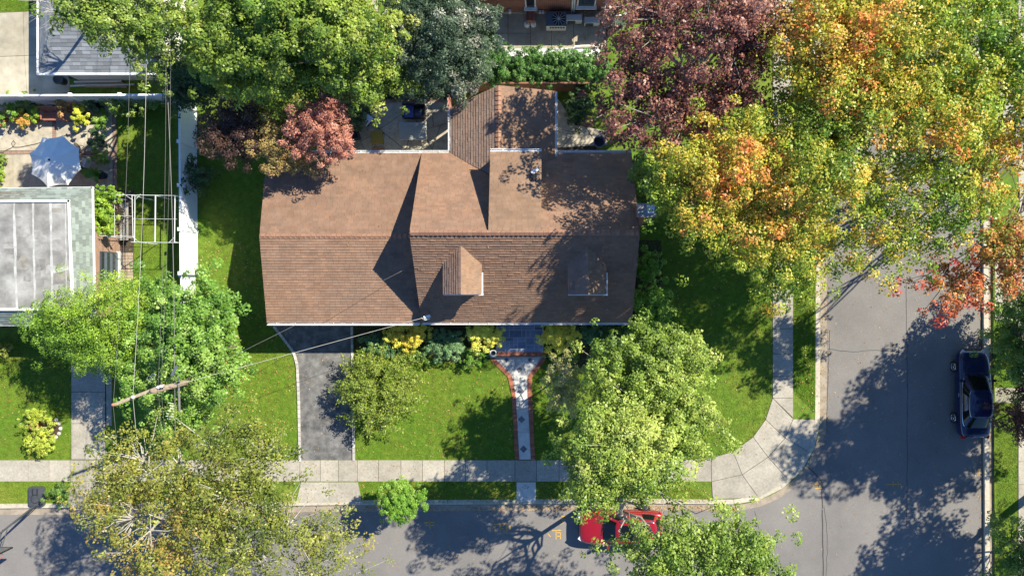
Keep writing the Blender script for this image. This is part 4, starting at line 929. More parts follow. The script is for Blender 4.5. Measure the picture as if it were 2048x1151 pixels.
dry = vnoise(P, .55, 2)*.55+vnoise(P, 1.9, 4)*.3+rg.normal(size=n)*.14
dry += .22*((P[:, 1] < W(0, 963).y))+.12*((P[:, 0] < W(600, 0).x) & (P[:, 1] < W(0, 700).y))
cols = 1.4*palette_eval([(.05, .135, .008), (.085, .185, .011), (.125, .21, .014), (.19, .215, .03), (.27, .24, .07)], dry-.08)
o = link('grass', np_mesh('grass', V, np.arange(3*n).reshape(n, 3), M_blade, np.repeat(cols, 3, 0))); tag(o, 'short green grass of the lawns and verges', 'grass', kind='stuff')
# litter
lit = []; lz = []
def sc(x0, x1, y0, y1, n, z):
    for _ in range(n):
        p = W(rg.uniform(x0, x1), rg.uniform(y0, y1)); lit.append((p.x, p.y)); lz.append(z)
sc(400, 600, 480, 919, 1100, .045); sc(710, 1030, 720, 918, 480, .045); sc(1070, 1545, 480, 918, 900, .045); sc(720, 1425, 964, 1002, 380, .045); sc(1588, 1630, 560, 840, 120, .045); sc(0, 140, 700, 918, 140, .045)
sc(200, 720, 1022, 1040, 520, RZ+.02); sc(1050, 1480, 1012, 1022, 560, RZ+.025); sc(1656, 1970, 540, 1000, 520, RZ+.012); sc(1640, 1660, 560, 900, 200, RZ+.02); sc(720, 1050, 1014, 1024, 260, RZ+.02); sc(1500, 1970, 1000, 1150, 90, RZ+.012); sc(720, 1130, 1020, 1150, 130, RZ+.012); sc(1955, 1974, 560, 1151, 220, RZ+.02)
sc(600, 715, 920, 1004, 70, .045); sc(716, 1110, 920, 961, 120, .045); sc(1546, 1640, 700, 960, 60, .045); sc(670, 900, 205, 300, 150, .045); sc(1060, 1215, 62, 98, 200, .035); sc(604, 702, 700, 918, 60, .025); sc(200, 268, 480, 560, 160, .04)
for _ in range(60):      # leaves lying on the roofs
    y_ = rg.uniform(Y0+.1, Y1-.1); x_ = rg.uniform(GX, X1); g = x_ < X0
    z_ = EZ+((GZ if g else RZ_)-EZ)*(1-abs(y_-YR)/4.5); lit.append((x_, y_)); lz.append(z_+.06)
lp = np.array([(a, b, c) for (a, b), c in zip(lit, lz)]); n = len(lp)
cols = palette_eval([(.20, .09, .03), (.34, .17, .05), (.45, .27, .1), (.5, .38, .2)], rg.random(n))
o = link('fallen_leaves', leaf_mesh('fallen_leaves', lp, unit(np.array([0, 0, 1.0])+rg.normal(size=(n, 3))*.22), .072, cols, rg, .8, M_litter)); tag(o, 'tan and yellow leaves fallen on lawns, pavements and gutters', 'fallen leaves', kind='stuff')

# ------------------------------------------------------------------ cars
def loft(sections, close=True):
    mb = MB(); n = len(sections[0]); vs = [p for s_ in sections for p in s_]; fs = []
    for i in range(len(sections)-1):
        for k in range(n): fs.append((i*n+k, (i+1)*n+k, (i+1)*n+(k+1) % n, i*n+(k+1) % n))
    fs += [tuple(range(n)), tuple(range(len(sections)*n-1, (len(sections)-1)*n-1, -1))]
    return mb.add(vs, fs)
def car(name, label, loc, rz, paint, st, gh, wheels, zr=.33, suv=False):
    root = thing(name, label, 'car', loc); root.rotation_euler[2] = rz
    def put(mb, nm, m, parent=None, smooth=True, ang=40):
        me = mb.mesh(nm, m); bm = bmesh.new(); bm.from_mesh(me); bmesh.ops.recalc_face_normals(bm, faces=bm.faces); bm.to_mesh(me); bm.free()
        if smooth:
            me.shade_smooth()
            try: me.set_sharp_from_angle(angle=math.radians(ang))
            except Exception: pass
        o = bpy.data.objects.new(nm, me); C.objects.link(o); o.parent = parent or root; return o
    secs = []
    for (x, w_, h_, zb) in st:
        half = [(0, h_+.025), (.35*w_, h_+.022), (.68*w_, h_+.008), (.88*w_, h_-.025), (.965*w_, h_-.085), (w_, h_-.22), (w_*.995, .55*(h_-.2)+.2*.5), (w_*.97, zb+.1), (w_*.9, zb)]
        secs.append([(x, y, z) for y, z in half]+[(x, -y, z) for y, z in half[::-1] if y > 0]+[(x, 0, zb)][:0])
    body = put(loft(secs), 'body', paint)
    sub = body.modifiers.new('smooth', 'SUBSURF'); sub.levels = sub.render_levels = 1
    # greenhouse from stacked rounded rings
    def ring(lv, grow=0.0, n=64, ex=4.6):
        xf, xr, w_, z = lv; cx, a = (xf+xr)/2, (xf-xr)/2; out_ = []
        for k in range(n):
            t = 2*math.pi*k/n; c, s_ = math.cos(t), math.sin(t)
            out_.append((cx+(a+grow)*math.copysign(abs(c)**(2/ex), c), (w_+grow)*math.copysign(abs(s_)**(2/ex), s_), z+grow*.4))
        return out_
    lv = gh; secs = [ring(l) for l in lv]
    tops = [(.93, .02), (.75, .045), (.4, .06)]
    xf, xr, w_, z = lv[-1]; cx, a = (xf+xr)/2, (xf-xr)/2
    for f, dz in tops: secs.append(ring((cx+a*f, cx-a*f, w_*f, z+dz)))
    put(loft(secs), 'roof', paint, None, True, 60)
    n = 64
    def panel(nm, sel, l0, l1, m, f0=.08, f1=.94, parent=None):
        mix = lambda A, B, f: tuple(A[i]+(B[i]-A[i])*f for i in range(4))
        r0, rm, r1 = ring(mix(lv[l0], lv[l1], f0), .012), ring(mix(lv[l0], lv[l1], .5), .012), ring(mix(lv[l0], lv[l1], f1), .012)
        mb = MB(); ks = sel
        vs = [r[k % n] for r in (r0, rm, r1) for k in ks]; q_ = len(ks); fs = []
        for i in range(2):
            for k in range(q_-1): fs.append((i*q_+k, i*q_+k+1, (i+1)*q_+k+1, (i+1)*q_+k))
        mb.add(vs, fs); return put(mb, nm, m, parent)
    kc = [k for k in range(-6, 7)]
    panel('windshield', kc, 0, 1, M_carglass); panel('rear_window', [32+k for k in kc], 0, 1, M_carglass)
    for s_ in (1, -1):
        lo = [s_*k for k in range(9, 16)]; hi = [s_*k for k in range(17, 24)]
        a1 = panel('side_window', lo if s_ > 0 else lo[::-1], 0, 1, M_carglass, .1, .86); a2 = panel('side_window', hi if s_ > 0 else hi[::-1], 0, 1, M_carglass, .1, .86)
        tr_ = [Vector(ring(lv[0], .02)[(s_*k) % n]) for k in range(8, 25)]
        put(MB().tube([p+Vector((0, 0, .03)) for p in tr_], .012, 5), 'window_trim', M_chrome)
        tr2 = [Vector(ring(tuple(lv[0][i]+(lv[1][i]-lv[0][i])*.9 for i in range(4)), .02)[(s_*k) % n]) for k in range(8, 25)]
        put(MB().tube(tr2, .010, 5), 'window_trim', M_chrome if not suv else M_black)
        xm = lv[0][0]-.35
        put(MB().box((xm, s_*(lv[0][2]+.12), lv[0][3]+.08), (.13, .2, .13)), 'mirror', paint)
        xq, wq = st[1][0], st[1][1]
        put(MB().box((st[1][0]-.05, s_*wq*.78, st[1][2]-.09), (.26, .26, .07), s_*-.6), 'headlight', M_head)
        put(MB().box((st[-2][0]+.03, s_*st[-2][1]*.86, st[-2][2]-.12), (.2, .3, .15), s_*.4), 'tail_light', M_tail)
        for xw in wheels:
            wy = s_*(max(t[1] for t in st)-.06)
            R = Matrix.Rotation(math.pi/2, 3, 'X'); ty = MB(); nn = 24; prof = [(zr*.62, -.1), (zr*.95, -.11), (zr, -.07), (zr, .07), (zr*.95, .11), (zr*.62, .1)]
            vs = [Vector((xw+r*math.cos(2*math.pi*k/nn), wy+y, zr+r*math.sin(2*math.pi*k/nn))) for r, y in prof for k in range(nn)]
            ty.add(vs, [(i*nn+k, i*nn+(k+1) % nn, (i+1)*nn+(k+1) % nn, (i+1)*nn+k) for i in range(5) for k in range(nn)])
            wo = put(ty, 'wheel', M_tyre)
            rm = MB()
            for k in range(5):
                t = 2*math.pi*k/5; rm.box((xw+math.cos(t)*zr*.33, wy+s_*.1, zr+math.sin(t)*zr*.33), (zr*.62, .03, .09), R=Matrix.Rotation(-t, 3, 'Y'))
            rm.tube([(xw, wy+s_*.08, zr), (xw, wy+s_*.13, zr)], .07, 10)
            for k in range(20):
                t0, t1 = 2*math.pi*k/20, 2*math.pi*(k+1)/20
                rm.tube([(xw+math.cos(t0)*zr*.63, wy+s_*.1, zr+math.sin(t0)*zr*.63), (xw+math.cos(t1)*zr*.63, wy+s_*.1, zr+math.sin(t1)*zr*.63)], .018, 4)
            put(rm, 'rim', M_chrome, wo, False)
    hz = lambda x: float(np.interp(x, [q[0] for q in st[::-1]], [q[2] for q in st[::-1]]))+.018
    xh = gh[0][0]+.1
    put(MB().tube([(xh-.03, y_*.1*gh[0][2], hz(xh)-.012*abs(y_*.1)**2) for y_ in range(-9, 10)], .009, 5), 'hood_seam', M_black)
    for s_ in (-1, 1):
        put(MB().tube([(xh, s_*gh[0][2]*.85, hz(xh)-.004), (st[2][0], s_*st[2][1]*.8, hz(st[2][0])-.015)], .008, 5), 'hood_seam', M_black)
        put(MB().tube([(gh[0][0]+.02, s_*.1+.25, gh[0][3]+.06), (gh[0][0]-.18, s_*.1-.3, gh[0][3]+.19)], .011, 5), 'wiper', M_black)
        for xd in (gh[0][0]-.25, -.25, -1.2):
            wq = float(np.interp(xd, [q[0] for q in st[::-1]], [q[1] for q in st[::-1]]))
            put(MB().box((xd, s_*(wq+.0), hz(xd)-.35), (.012, .012, .42)), 'door_seam', M_black)
        put(MB().box((-.05, s_*(st[5][1]+.005), hz(0)-.2), (.2, .03, .035)), 'door_handle', M_chrome)
    put(MB().box((st[0][0]-.02, 0, st[0][2]-.22), (.08, st[0][1]*1.1, .16)), 'grille', M_black)
    put(MB().box((st[-1][0]+.02, 0, .45), (.06, .5, .12)), 'licence_plate', M_white)
    return root, put, ring
st = [(2.42, .55, .58, .25), (2.36, .70, .68, .22), (2.15, .84, .76, .2), (1.6, .905, .86, .2), (.9, .915, .93, .2), (0, .915, .95, .2), (-1.0, .915, .96, .2), (-1.7, .90, .97, .2), (-2.2, .83, .95, .24), (-2.4, .72, .88, .3), (-2.46, .6, .74, .36)]
gh = [(1.12, -1.98, .80, .90), (.28, -1.2, .62, 1.40)]
blue, putb, _ = car('blue_sedan', 'dark blue sedan parked along the right hand kerb', (24.02, -5.95, RZ), math.pi/2, M_bluecar, st, gh, (1.48, -1.42))
st = [(2.32, .62, .72, .28), (2.27, .76, .84, .25), (2.05, .88, .93, .22), (1.5, .93, 1.0, .22), (.9, .94, 1.03, .22), (0, .94, 1.04, .22), (-1.2, .94, 1.05, .22), (-2.0, .92, 1.05, .25), (-2.25, .86, 1.02, .3), (-2.35, .78, .9, .36)]
gh = [(1.08, -2.2, .86, 1.0), (.30, -1.9, .68, 1.58)]
redc, putr, _ = car('red_car', 'bright red car with roof rails parked under the street tree', (4.1, -13.45, RZ), math.pi, M_red, st, gh, (1.45, -1.4), .35, True)
putr(MB().prism([(.1, -.42), (.1, .42), (-1.45, .42), (-1.45, -.42)], 1.622, 1.645), 'sunroof', M_carglass)
for s_ in (1, -1): putr(MB().tube([(.1, s_*.6, 1.62), (0, s_*.6, 1.68), (-1.6, s_*.6, 1.68), (-1.7, s_*.6, 1.62)], .022, 6), 'roof_rail', M_chrome)

# ------------------------------------------------------------------ utility pole and wires
PT = W(303, 782, 9.2); PB = (PT.x, PT.y)
up = thing('utility_pole', 'wooden utility pole with a slanted crossarm standing among the trees', 'utility pole', (PB[0], PB[1], 0))
MB().tube([(PB[0], PB[1], 0), (PB[0], PB[1], 4.5), (PT.x, PT.y, 9.2)], [.17, .15, .12], 12).build('pole', M_pole, up, True)
a, b = W(230, 808, 8.8), W(328, 770, 8.8); d = b-a; c = (a+b)/2
MB().box((c.x, c.y, 8.8), (d.length, .13, .13), math.atan2(d.y, d.x)).build('crossarm', M_wood, up)
arm = lambda f: a+d*f
for f in (.02, .42, .93, .99):
    p = arm(f); MB().lathe((p.x, p.y, 8.87), [(.03, 0), (.03, .06), (.07, .08), (.07, .12), (.045, .14), (.06, .17), (.03, .2)], 10).build('insulator', M_terra if f < .1 else M_white, up)
MB().tube([arm(.55)+Vector((0, 0, -.05)), (PT.x, PT.y, 8.1)], .025, 6).build('arm_brace', M_metal, up); MB().tube([arm(.95)+Vector((0, 0, -.05)), (PT.x, PT.y, 8.1)], .025, 6).build('arm_brace', M_metal, up)
MB().tube([(PT.x+.2, PT.y+.5, 7.4), (PT.x+.2, PT.y-1.2, 7.3)], .05, 8).build('splice_case', M_alu, up)
for k in range(7): MB().tube([(PT.x+.05+.1*math.sin(k), PT.y-.7-.12*k, 8.0), (PT.x+.28, PT.y-.75-.12*k, 7.95)], .016, 5).build('cable_clip', M_aclight, up)
for (dx, dy) in ((-.45, .55), (-.62, .45)):
    MB().tube([(PT.x+dx+.1*math.cos(t*.5), PT.y+dy+.1*math.sin(t*.5), 8.3) for t in range(13)], .014, 5).build('wire_loop', M_metal, up)
MB().box((PT.x+.35, PT.y+.75, 8.0), (.1, .5, .1), -.5).build('bracket', M_metal, up)
def wire(label, pts, r, m, name='power_line', sag=.35):
    P = [W(*p) if not isinstance(p, Vector) else p for p in pts]; mb = MB(); L = []
    for p, q_ in zip(P, P[1:]):
        n = 12
        for i in range(n): 
            f = i/n; v_ = p.lerp(q_, f); v_.z -= sag*4*f*(1-f); L.append(v_)
    L.append(P[-1]); mb.tube(L, r, 6); return tag(mb.build(name, m, None, True), label, 'cable', 'overhead wires')
up_ = lambda f: arm(f)+Vector((0, 0, .2))
wire('leftmost overhead wire, crossing the garden from the crossarm tip', [W(262, -160, 8.6), up_(.02), W(246, 1400, 8.6)], .006, M_alu)
wire('pale overhead wire second from the left above the arbor', [W(293, -160, 8.6), up_(.42), W(288, 1400, 8.6)], .009, mat('pale_cable', (.42, .4, .38), .5, .1))
wire('thickest overhead cable bundle running to the pole top', [W(314, -160, 7.4), Vector((PT.x+.02, PT.y+.6, 7.4)), W(330, 1400, 7.4)], .018, M_alu)
wire('thin overhead wire just right of the thick cable bundle', [W(328, -160, 8.4), up_(.93), W(334, 1400, 8.4)], .006, M_alu)
wire('rightmost overhead wire nearest the white fence', [W(339, -160, 8.5), up_(.99), W(341, 1400, 8.5)], .006, M_alu)
wire('service cable sloping from the pole to the front gutter mast', [Vector((PT.x, PT.y, 8.2)), W(850, 634, 3.4)], .010, mat('pale_cable2', (.42, .4, .37), .5, .1), 'service_cable', .5)
wire('thin service cable sloping from the pole over the garage roof to the gable', [Vector((PT.x, PT.y, 7.6)), W(824, 531, 4.2)], .008, M_alu, 'service_cable', .35)

# ------------------------------------------------------------------ basketball stand
bp = W(71, 992)
bs = thing('basketball_stand', 'portable basketball stand with dark base at the lower left kerb', 'basketball stand', bp)
pl = []
x0_, y0_ = XY(56, 1013, .2); x1_, y1_ = XY(87, 973, .2); r = .14
for (cx_, cy_, a0) in ((x1_-r, y1_-r, 0), (x0_+r, y1_-r, 90), (x0_+r, y0_+r, 180), (x1_-r, y0_+r, 270)):
    pl += [(cx_+r*math.cos(math.radians(a0+t)), cy_+r*math.sin(math.radians(a0+t))) for t in (0, 30, 60, 90)]
bb = MB().prism(pl, .02, .2).prism(inset(pl, .06), .2, .24).build('base', M_dgrey, bs, bevel=.015)
rg_ = MB(); cx_, cy_ = (x0_+x1_)/2, (y0_+y1_)/2-.1
for k in range(16):
    t0, t1 = 2*math.pi*k/16, 2*math.pi*(k+1)/16; rg_.tube([(cx_+.24*math.cos(t0), cy_+.24*math.sin(t0), .25), (cx_+.24*math.cos(t1), cy_+.24*math.sin(t1), .25)], .02, 5)
rg_.box((cx_-.15, cy_+.4, .25), (.05, .35, .03)).box((cx_+.12, cy_+.4, .25), (.05, .35, .03)).build('base_moulding', M_black, bs)
pb0 = W(70, 1010, .2); top = Vector((pb0.x-.05, pb0.y-.75, 2.75)); bby = top.y-.75
MB().tube([pb0, top], .05, 8).build('pole', M_dgrey, bs); MB().tube([pb0+Vector((.16, .0, .02)), pb0.lerp(top, .6)+Vector((0, -.05, 0))], .025, 8).build('brace', M_black, bs)
for s_ in (-.12, .12):
    MB().tube([pb0.lerp(top, .82)+Vector((s_, 0, 0)), (top.x+s_, bby+.05, 2.65)], .025, 6).build('lift_arm', M_dgrey, bs); MB().tube([top+Vector((s_, 0, 0)), (top.x+s_, bby+.05, 3.15)], .025, 6).build('lift_arm', M_dgrey, bs)
MB().box((top.x, bby, 2.95), (1.2, .05, .8)).build('backboard', mat('backboard', (.13, .135, .145), .3, .03), bs)
fr = MB()
for (x, z, sx, sz) in ((0, .4, 1.24, .05), (0, -.4, 1.24, .05), (-.6, 0, .05, .8), (.6, 0, .05, .8)): fr.box((top.x+x, bby, 2.95+z), (sx, .07, sz))
fr.build('backboard_frame', M_black, bs)
rm = MB()
for k in range(18):
    t0, t1 = 2*math.pi*k/18, 2*math.pi*(k+1)/18; rm.tube([(top.x+.23*math.cos(t0), bby-.33+.23*math.sin(t0), 2.75), (top.x+.23*math.cos(t1), bby-.33+.23*math.sin(t1), 2.75)], .014, 5)
rm.box((top.x, bby-.07, 2.75), (.2, .14, .04)).build('rim', M_rim, bs)

# ------------------------------------------------------------------ neighbour's garden
def umbrella(px, py, z, rpx):
    c0 = W(px, py, z+.35); r = rpx*(H-z)/F; root = thing('patio_umbrella', 'large off white octagonal patio umbrella on the neighbour patio', 'umbrella', (c0.x, c0.y, 0))
    hub = Vector((c0.x, c0.y, z+.45))
    rim = [Vector((c0.x+r*math.cos(math.radians(22.5+45*k+6)), c0.y+r*math.sin(math.radians(22.5+45*k+6)), z)) for k in range(8)]
    for k in range(8):
        a_, b_ = rim[k], rim[(k+1) % 8]; n = 6; vs = []; fs = []
        for i in range(n+1):
            f = i/n; A_ = hub.lerp(a_, f); B_ = hub.lerp(b_, f)
            for j in range(n+1):
                g = j/n; p = A_.lerp(B_, g); e_ = 4*g*(1-g); p.z -= .05*e_*f; q_ = Vector((p.x-hub.x, p.y-hub.y, 0)); p -= q_*(.055*e_*f); p.z += .05*math.sin(f*math.pi); vs.append(p)
        fs = [(i*(n+1)+j, (i+1)*(n+1)+j, (i+1)*(n+1)+j+1, i*(n+1)+j+1) for i in range(n) for j in range(n)]
        MB().add(vs, fs).build('canopy_panel', M_fabric, root)
        MB().tube([hub-Vector((0, 0, .05)), a_-Vector((0, 0, .02))], .01, 5).build('rib', M_dgrey, root)
    MB().lathe((hub.x, hub.y, hub.z-.02), [(.05, 0), (.06, .03), (.03, .07), (.015, .09)], 12).build('finial', M_dnavy, root)
    MB().tube([(hub.x, hub.y, 0), hub], .025, 8).build('pole', M_dgrey, root); MB().lathe((hub.x, hub.y, .03), [(.28, 0), (.26, .06), (.06, .1), (.04, .3)], 20).build('base', M_dgrey, root)
umbrella(101, 320, 2.25, 54)
c0 = W(100, 320, .72); tb = thing('patio_table', 'round patio table underneath the white umbrella', 'table', (c0.x, c0.y, 0))
MB().lathe((c0.x, c0.y, .70), [(.62, 0), (.64, .02), (.62, .04)], 28).build('table_top', M_dgrey, tb)
for k in range(4):
    t = k*math.pi/2+.6; MB().tube([(c0.x+.45*math.cos(t), c0.y+.45*math.sin(t), .7), (c0.x+.5*math.cos(t), c0.y+.5*math.sin(t), .03)], .02, 6).build('leg', M_dgrey, tb)
def chair(label, px, py, rz, m, mf):
    c_ = W(px, py, .45); root = thing('patio_chair', label, 'chair', (c_.x, c_.y, .03), 'patio chairs'); root.rotation_euler[2] = rz
    def put(mb, nm, mm): o = bpy.data.objects.new(nm, mb.mesh(nm, mm)); C.objects.link(o); o.parent = root
    put(MB().box((0, 0, .42), (.5, .48, .05)), 'seat', m)
    put(MB().box((0, .27, .72), (.5, .05, .55), R=Matrix.Rotation(-.2, 3, 'X')), 'backrest', m)
    for s_ in (-1, 1):
        put(MB().tube([(s_*.27, -.22, .0), (s_*.27, -.22, .62), (s_*.27, .22, .64)], .018, 6), 'armrest', mf)
        for y in (-.22, .22): put(MB().tube([(s_*.24, y, 0), (s_*.24, y, .42)], .018, 6), 'leg', mf)
chair('brown sling patio chair tucked beside the umbrella, upper one', 153, 300, -1.3, M_wood, M_dgrey)
chair('brown sling patio chair under the right rim of the umbrella', 152, 333, -1.6, M_wood, M_dgrey)
chair('small white framed chair standing right of the umbrella', 172, 326, -1.9, M_aclight, M_black)
# bench
c_ = W(109, 232, .43); bn = thing('garden_bench', 'reddish brown slatted bench against the white fence', 'bench', (c_.x, c_.y, .03))
for k in range(4): MB().box((c_.x, c_.y-.2+k*.12, .45), (1.25, .10, .035)).build('seat_slat', M_redwood, bn)
for k in range(4): MB().box((c_.x, c_.y+.3+k*.03, .55+k*.11), (1.25, .03, .095)).build('back_slat', M_redwood, bn)
for s_ in (-.6, .6):
    for y in (-.22, .3): MB().box((c_.x+s_, c_.y+y, .23), (.06, .06, .43)).build('leg', M_redwood, bn)
    MB().box((c_.x+s_, c_.y+.03, .66), (.07, .56, .04)).build('armrest', M_redwood, bn); MB().box((c_.x+s_, c_.y-.22, .55), (.05, .05, .22)).build('arm_post', M_redwood, bn)
# potted plants and flowers
def potted(label, px, py, rpot, pot, pal, rp_, zr, seed, leaf=.09, name='potted_plant', n=26):
    b = W(px, py); root = thing(name, label, 'potted plant', (b.x, b.y, .03), 'potted plants'); h_ = rpot*1.5
    MB().lathe((b.x, b.y, .03), [(rpot*.7, 0), (rpot, h_*.9), (rpot*1.1, h_*.9), (rpot*1.1, h_), (rpot*.92, h_), (rpot*.9, h_*.9)], 16).build('pot', pot, root, True)
    rng = np.random.default_rng(seed); cp, pos, nor, cols = crown([(b.x, b.y, h_+zr*.6, rp_, rp_, zr)], rng, n, 45, .13, leaf, pal, shell=.4)
    link('foliage', leaf_mesh('foliage', pos, nor, leaf, cols, rng), root)
potted('dark leafy plant in a black pot at the right side of the patio', 210, 288, .22, M_black, P_dark, .34, .3, 70)
potted('green plant in a black pot below the dark one on the patio', 211, 318, .22, M_black, P_green, .3, .25, 71)
potted('dark plant in a black pot near the fence at the patio top', 204, 217, .26, M_black, P_dark, .33, .35, 72)
potted('green plant in a white pot by the patio corner', 210, 241, .17, M_white, P_bright, .22, .18, 73)
potted('green plant in a pale pot at the left edge, lower one', 4, 352, .22, M_white, P_lime, .3, .22, 74)
potted('green plant in a pot at the left edge, upper one', 11, 328, .18, M_dgrey, P_green, .27, .22, 75)
potted('coral flowering plant at the left edge of the flower bed', 12, 240, .25, M_terra, [(.05, .12, .02), (.12, .2, .03), (.5, .12, .1), (.55, .1, .12)], .45, .35, 76)
potted('tall green plant in the middle of the flower bed', 48, 224, .22, M_terra, P_bright, .4, .5, 77)
potted('lime green plant right of the coral flowers in the bed', 76, 240, .2, M_terra, P_lime, .35, .3, 78)
potted('orange flowering plant in a terracotta pot in the bed', 55, 244, .2, M_terra, [(.1, .14, .02), (.3, .2, .04), (.5, .2, .06)], .28, .25, 79)
potted('dark leafy plant near the bench left end by the fence', 72, 215, .22, M_black, P_green, .38, .45, 80)
potted('yellow green broad plant right of the bench', 178, 236, .24, M_black, [(.16, .2, .02), (.28, .3, .03), (.4, .38, .05)], .42, .4, 81, .15)
potted('olive leafy plant between the bench and the yellow green plant', 150, 216, .24, M_terra, P_olive, .42, .5, 82)
shrub('vine_bush', 'green bush at the fence corner of the small lawn', [(250, 213, .7, 22, 14, .6), (290, 212, .7, 26, 14, .5)], P_green, 83, 60, 60, .22, .08)
# large-leaved banana plant
b = W(210, 352); root = thing('banana_plant', 'large leaved bright green plant at the lower right of the patio', 'potted plant', b)
MB().lathe((b.x, b.y, .03), [(.18, 0), (.24, .38), (.27, .38), (.27, .42), (.2, .42)], 16).build('pot', M_black, root, True)
for k, (ang, L) in enumerate(((3.0, .85), (3.6, .6), (1.0, .4), (.2, .45), (-1.2, .6), (2.2, .45))):
    vs = []; n = 8
    for i in range(n+1):
        f = i/n; wd = .16*math.sin(math.pi*min(1, .06+f*.94))**.7*(L/.7); x = f*L; z = .5+.45*math.sin(f*2.2)
        for s_ in (-1, 0, 1): vs.append((b.x+x*math.cos(ang)-s_*wd*math.sin(ang), b.y+x*math.sin(ang)+s_*wd*math.cos(ang), z+(.03 if s_ else 0)))
    fs = [(i*3+j, (i+1)*3+j, (i+1)*3+j+1, i*3+j+1) for i in range(n) for j in range(2)]
    MB().add(vs, fs).build('leaf', mat('banana_leaf', (.11, .24, .03), .5, .2, 8, transl=.25), root, True)
hz = [(0, 305), (4, 304), (10, 308), (8, 316), (3, 312), (8, 302), (22, 296), (27, 292), (31, 286), (27, 281), (23, 286), (26, 294), (40, 294), (70, 288), (110, 276), (150, 266), (176, 262), (176, 290), (168, 302)]
o = MB().tube([W(x, y, .06) for x, y in hz], .014, 6).build('garden_hose', M_hose, None, True); tag(o, 'thin dark garden hose looping across the umbrella patio', 'hose')
o = MB().box(W(203, 376, .06), (.12, .5, .08), -.6).build('white_board', M_white); tag(o, 'short white board lying by the corner of the green shingled roof', 'board')
# arbor of white pipes
AZ = 2.2; ar = thing('pipe_arbor', 'white pipe arbor frame standing beside the white fence', 'arbor', (W(300, 440).x, W(300, 440).y, 0))
bar = lambda nm, p, q_, r=.035, z0=AZ, z1=AZ: MB().tube([W(*p, z0), W(*q_, z1)], r*.55, 8).build(nm, M_aclight, ar)
bar('beam', (205, 389), (355, 391)); bar('beam', (262, 484), (354, 485)); bar('beam', (198, 471), (268, 473)); bar('cross_bar', (266, 437), (354, 438), .02); bar('cross_bar', (206, 431), (265, 432), .02)
bar('cross_bar', (229, 390), (229, 474), .02); bar('beam', (264, 390), (266, 474)); bar('beam', (270, 390), (269, 484), .045); bar('beam', (311, 391), (310, 484), .06); bar('beam', (350, 391), (349, 485), .05)
for (x, y) in ((266, 391), (268, 483), (311, 391), (349, 391), (349, 484), (206, 390), (200, 471)):
    p = W(x, y, AZ); MB().tube([(p.x, p.y, 0), (p.x, p.y, AZ)], .022, 8).build('post', M_aclight, ar)
bar('brace', (252, 391), (266, 400), .025); bar('brace', (281, 388), (272, 398), .025); bar('brace', (266, 474), (278, 484), .03); bar('brace', (338, 485), (348, 475), .03)
shrub('grape_vine', 'bright green vine climbing the left end of the white arbor', [(205, 410, 2.1, 24, 24, .35), (200, 440, 1.8, 14, 20, .3), (222, 396, 2.0, 16, 12, .25), (215, 462, 2.0, 25, 6, .2)], P_lime, 84, 90, 55, .2, .13, cat='vine')
c_ = W(248, 443, .45); pb_ = thing('plank_bench', 'long grey plank bench under the arbor', 'bench', (c_.x, c_.y, 0))
for k in range(3): MB().box((c_.x-.16+k*.16, c_.y, .45), (.15, 2.1, .04)).build('plank', M_wood if k < 0 else mat('grey_wood', (.3, .29, .27), .85, .2, 12, rnd=.1), pb_)
for s_ in (-.9, .9): MB().box((c_.x, c_.y+s_, .215), (.4, .06, .42)).build('leg', M_wood, pb_)
# junk along the grey garage
c_ = W(205, 166); bp_ = thing('timber_pile', 'pile of old boards lying along the grey roofed garage wall', 'board pile', (c_.x, c_.y, 0))
for k in range(6): MB().box((c_.x+rs.uniform(-.3, .3), c_.y+.25-.1*k, .05+.03*(k % 3)), (rs.uniform(2.2, 4), .09, .05), rs.uniform(-.03, .03)).build('board', M_wood if k % 2 else M_aclight, bp_)
b = W(129, 164); o = MB().lathe((b.x, b.y, 0), [(.2, 0), (.26, .5), (.29, .5), (.29, .54), (.24, .54), (.23, .45)], 18).build('garden_bin', M_dgrey, None, True); tag(o, 'dark round bin at the corner of the grey roofed garage', 'bin')

# left lawn pot, porch urn
b = W(89, 846); o = thing('terracotta_pot', 'terracotta pot standing on the lawn beside the lime shrub', 'pot', b)
MB().lathe((b.x, b.y, 0), [(.14, 0), (.2, .75), (.24, .75), (.24, .84), (.18, .84), (.16, .72)], 20).build('pot', M_terra, o, True); MB().lathe((b.x, b.y, .7), [(.16, 0), (.15, .04)], 16).build('soil', M_soil, o)
q_ = MB().prism(pxpoly([(98, 838), (112, 836), (122, 852), (118, 870), (106, 880), (98, 862)]), -.02, .05); o = q_.build('mulch_patch', M_mulch); o['kind'] = 'structure'
for k, (x, y) in enumerate(((114, 838), (119, 846), (122, 856), (119, 866), (113, 873), (107, 879))):
    p = W(x, y); tag(link('edging_stone', MB().lathe((0, 0, 0), [(.1, 0), (.12, .06), (.06, .12)], 7).mesh('edging_stone', M_block), None, p, k), 'pale edging stone by the terracotta pot, '+['topmost', 'second from the top', 'third from the top', 'third from the bottom', 'second from the bottom', 'lowest'][k]+' of the row', 'stone', 'stones edging the mulch')
b = W(987, 708, .0); z0 = .0; o = thing('porch_urn', 'white round urn planter at the left corner of the porch step', 'urn', W(986, 706, .9)*1.0)
b = W(986, 706, .9); o.location = (b.x, b.y, 0)
MB().lathe((b.x, b.y, 0), [(.15, 0), (.15, .06), (.07, .12), (.06, .35), (.13, .5), (.19, .78), (.2, .9), (.145, .9), (.12, .7)], 24).build('urn', M_white, o, True); MB().lathe((b.x, b.y, .74), [(.13, 0), (.125, .03)], 20).build('soil', M_black, o)
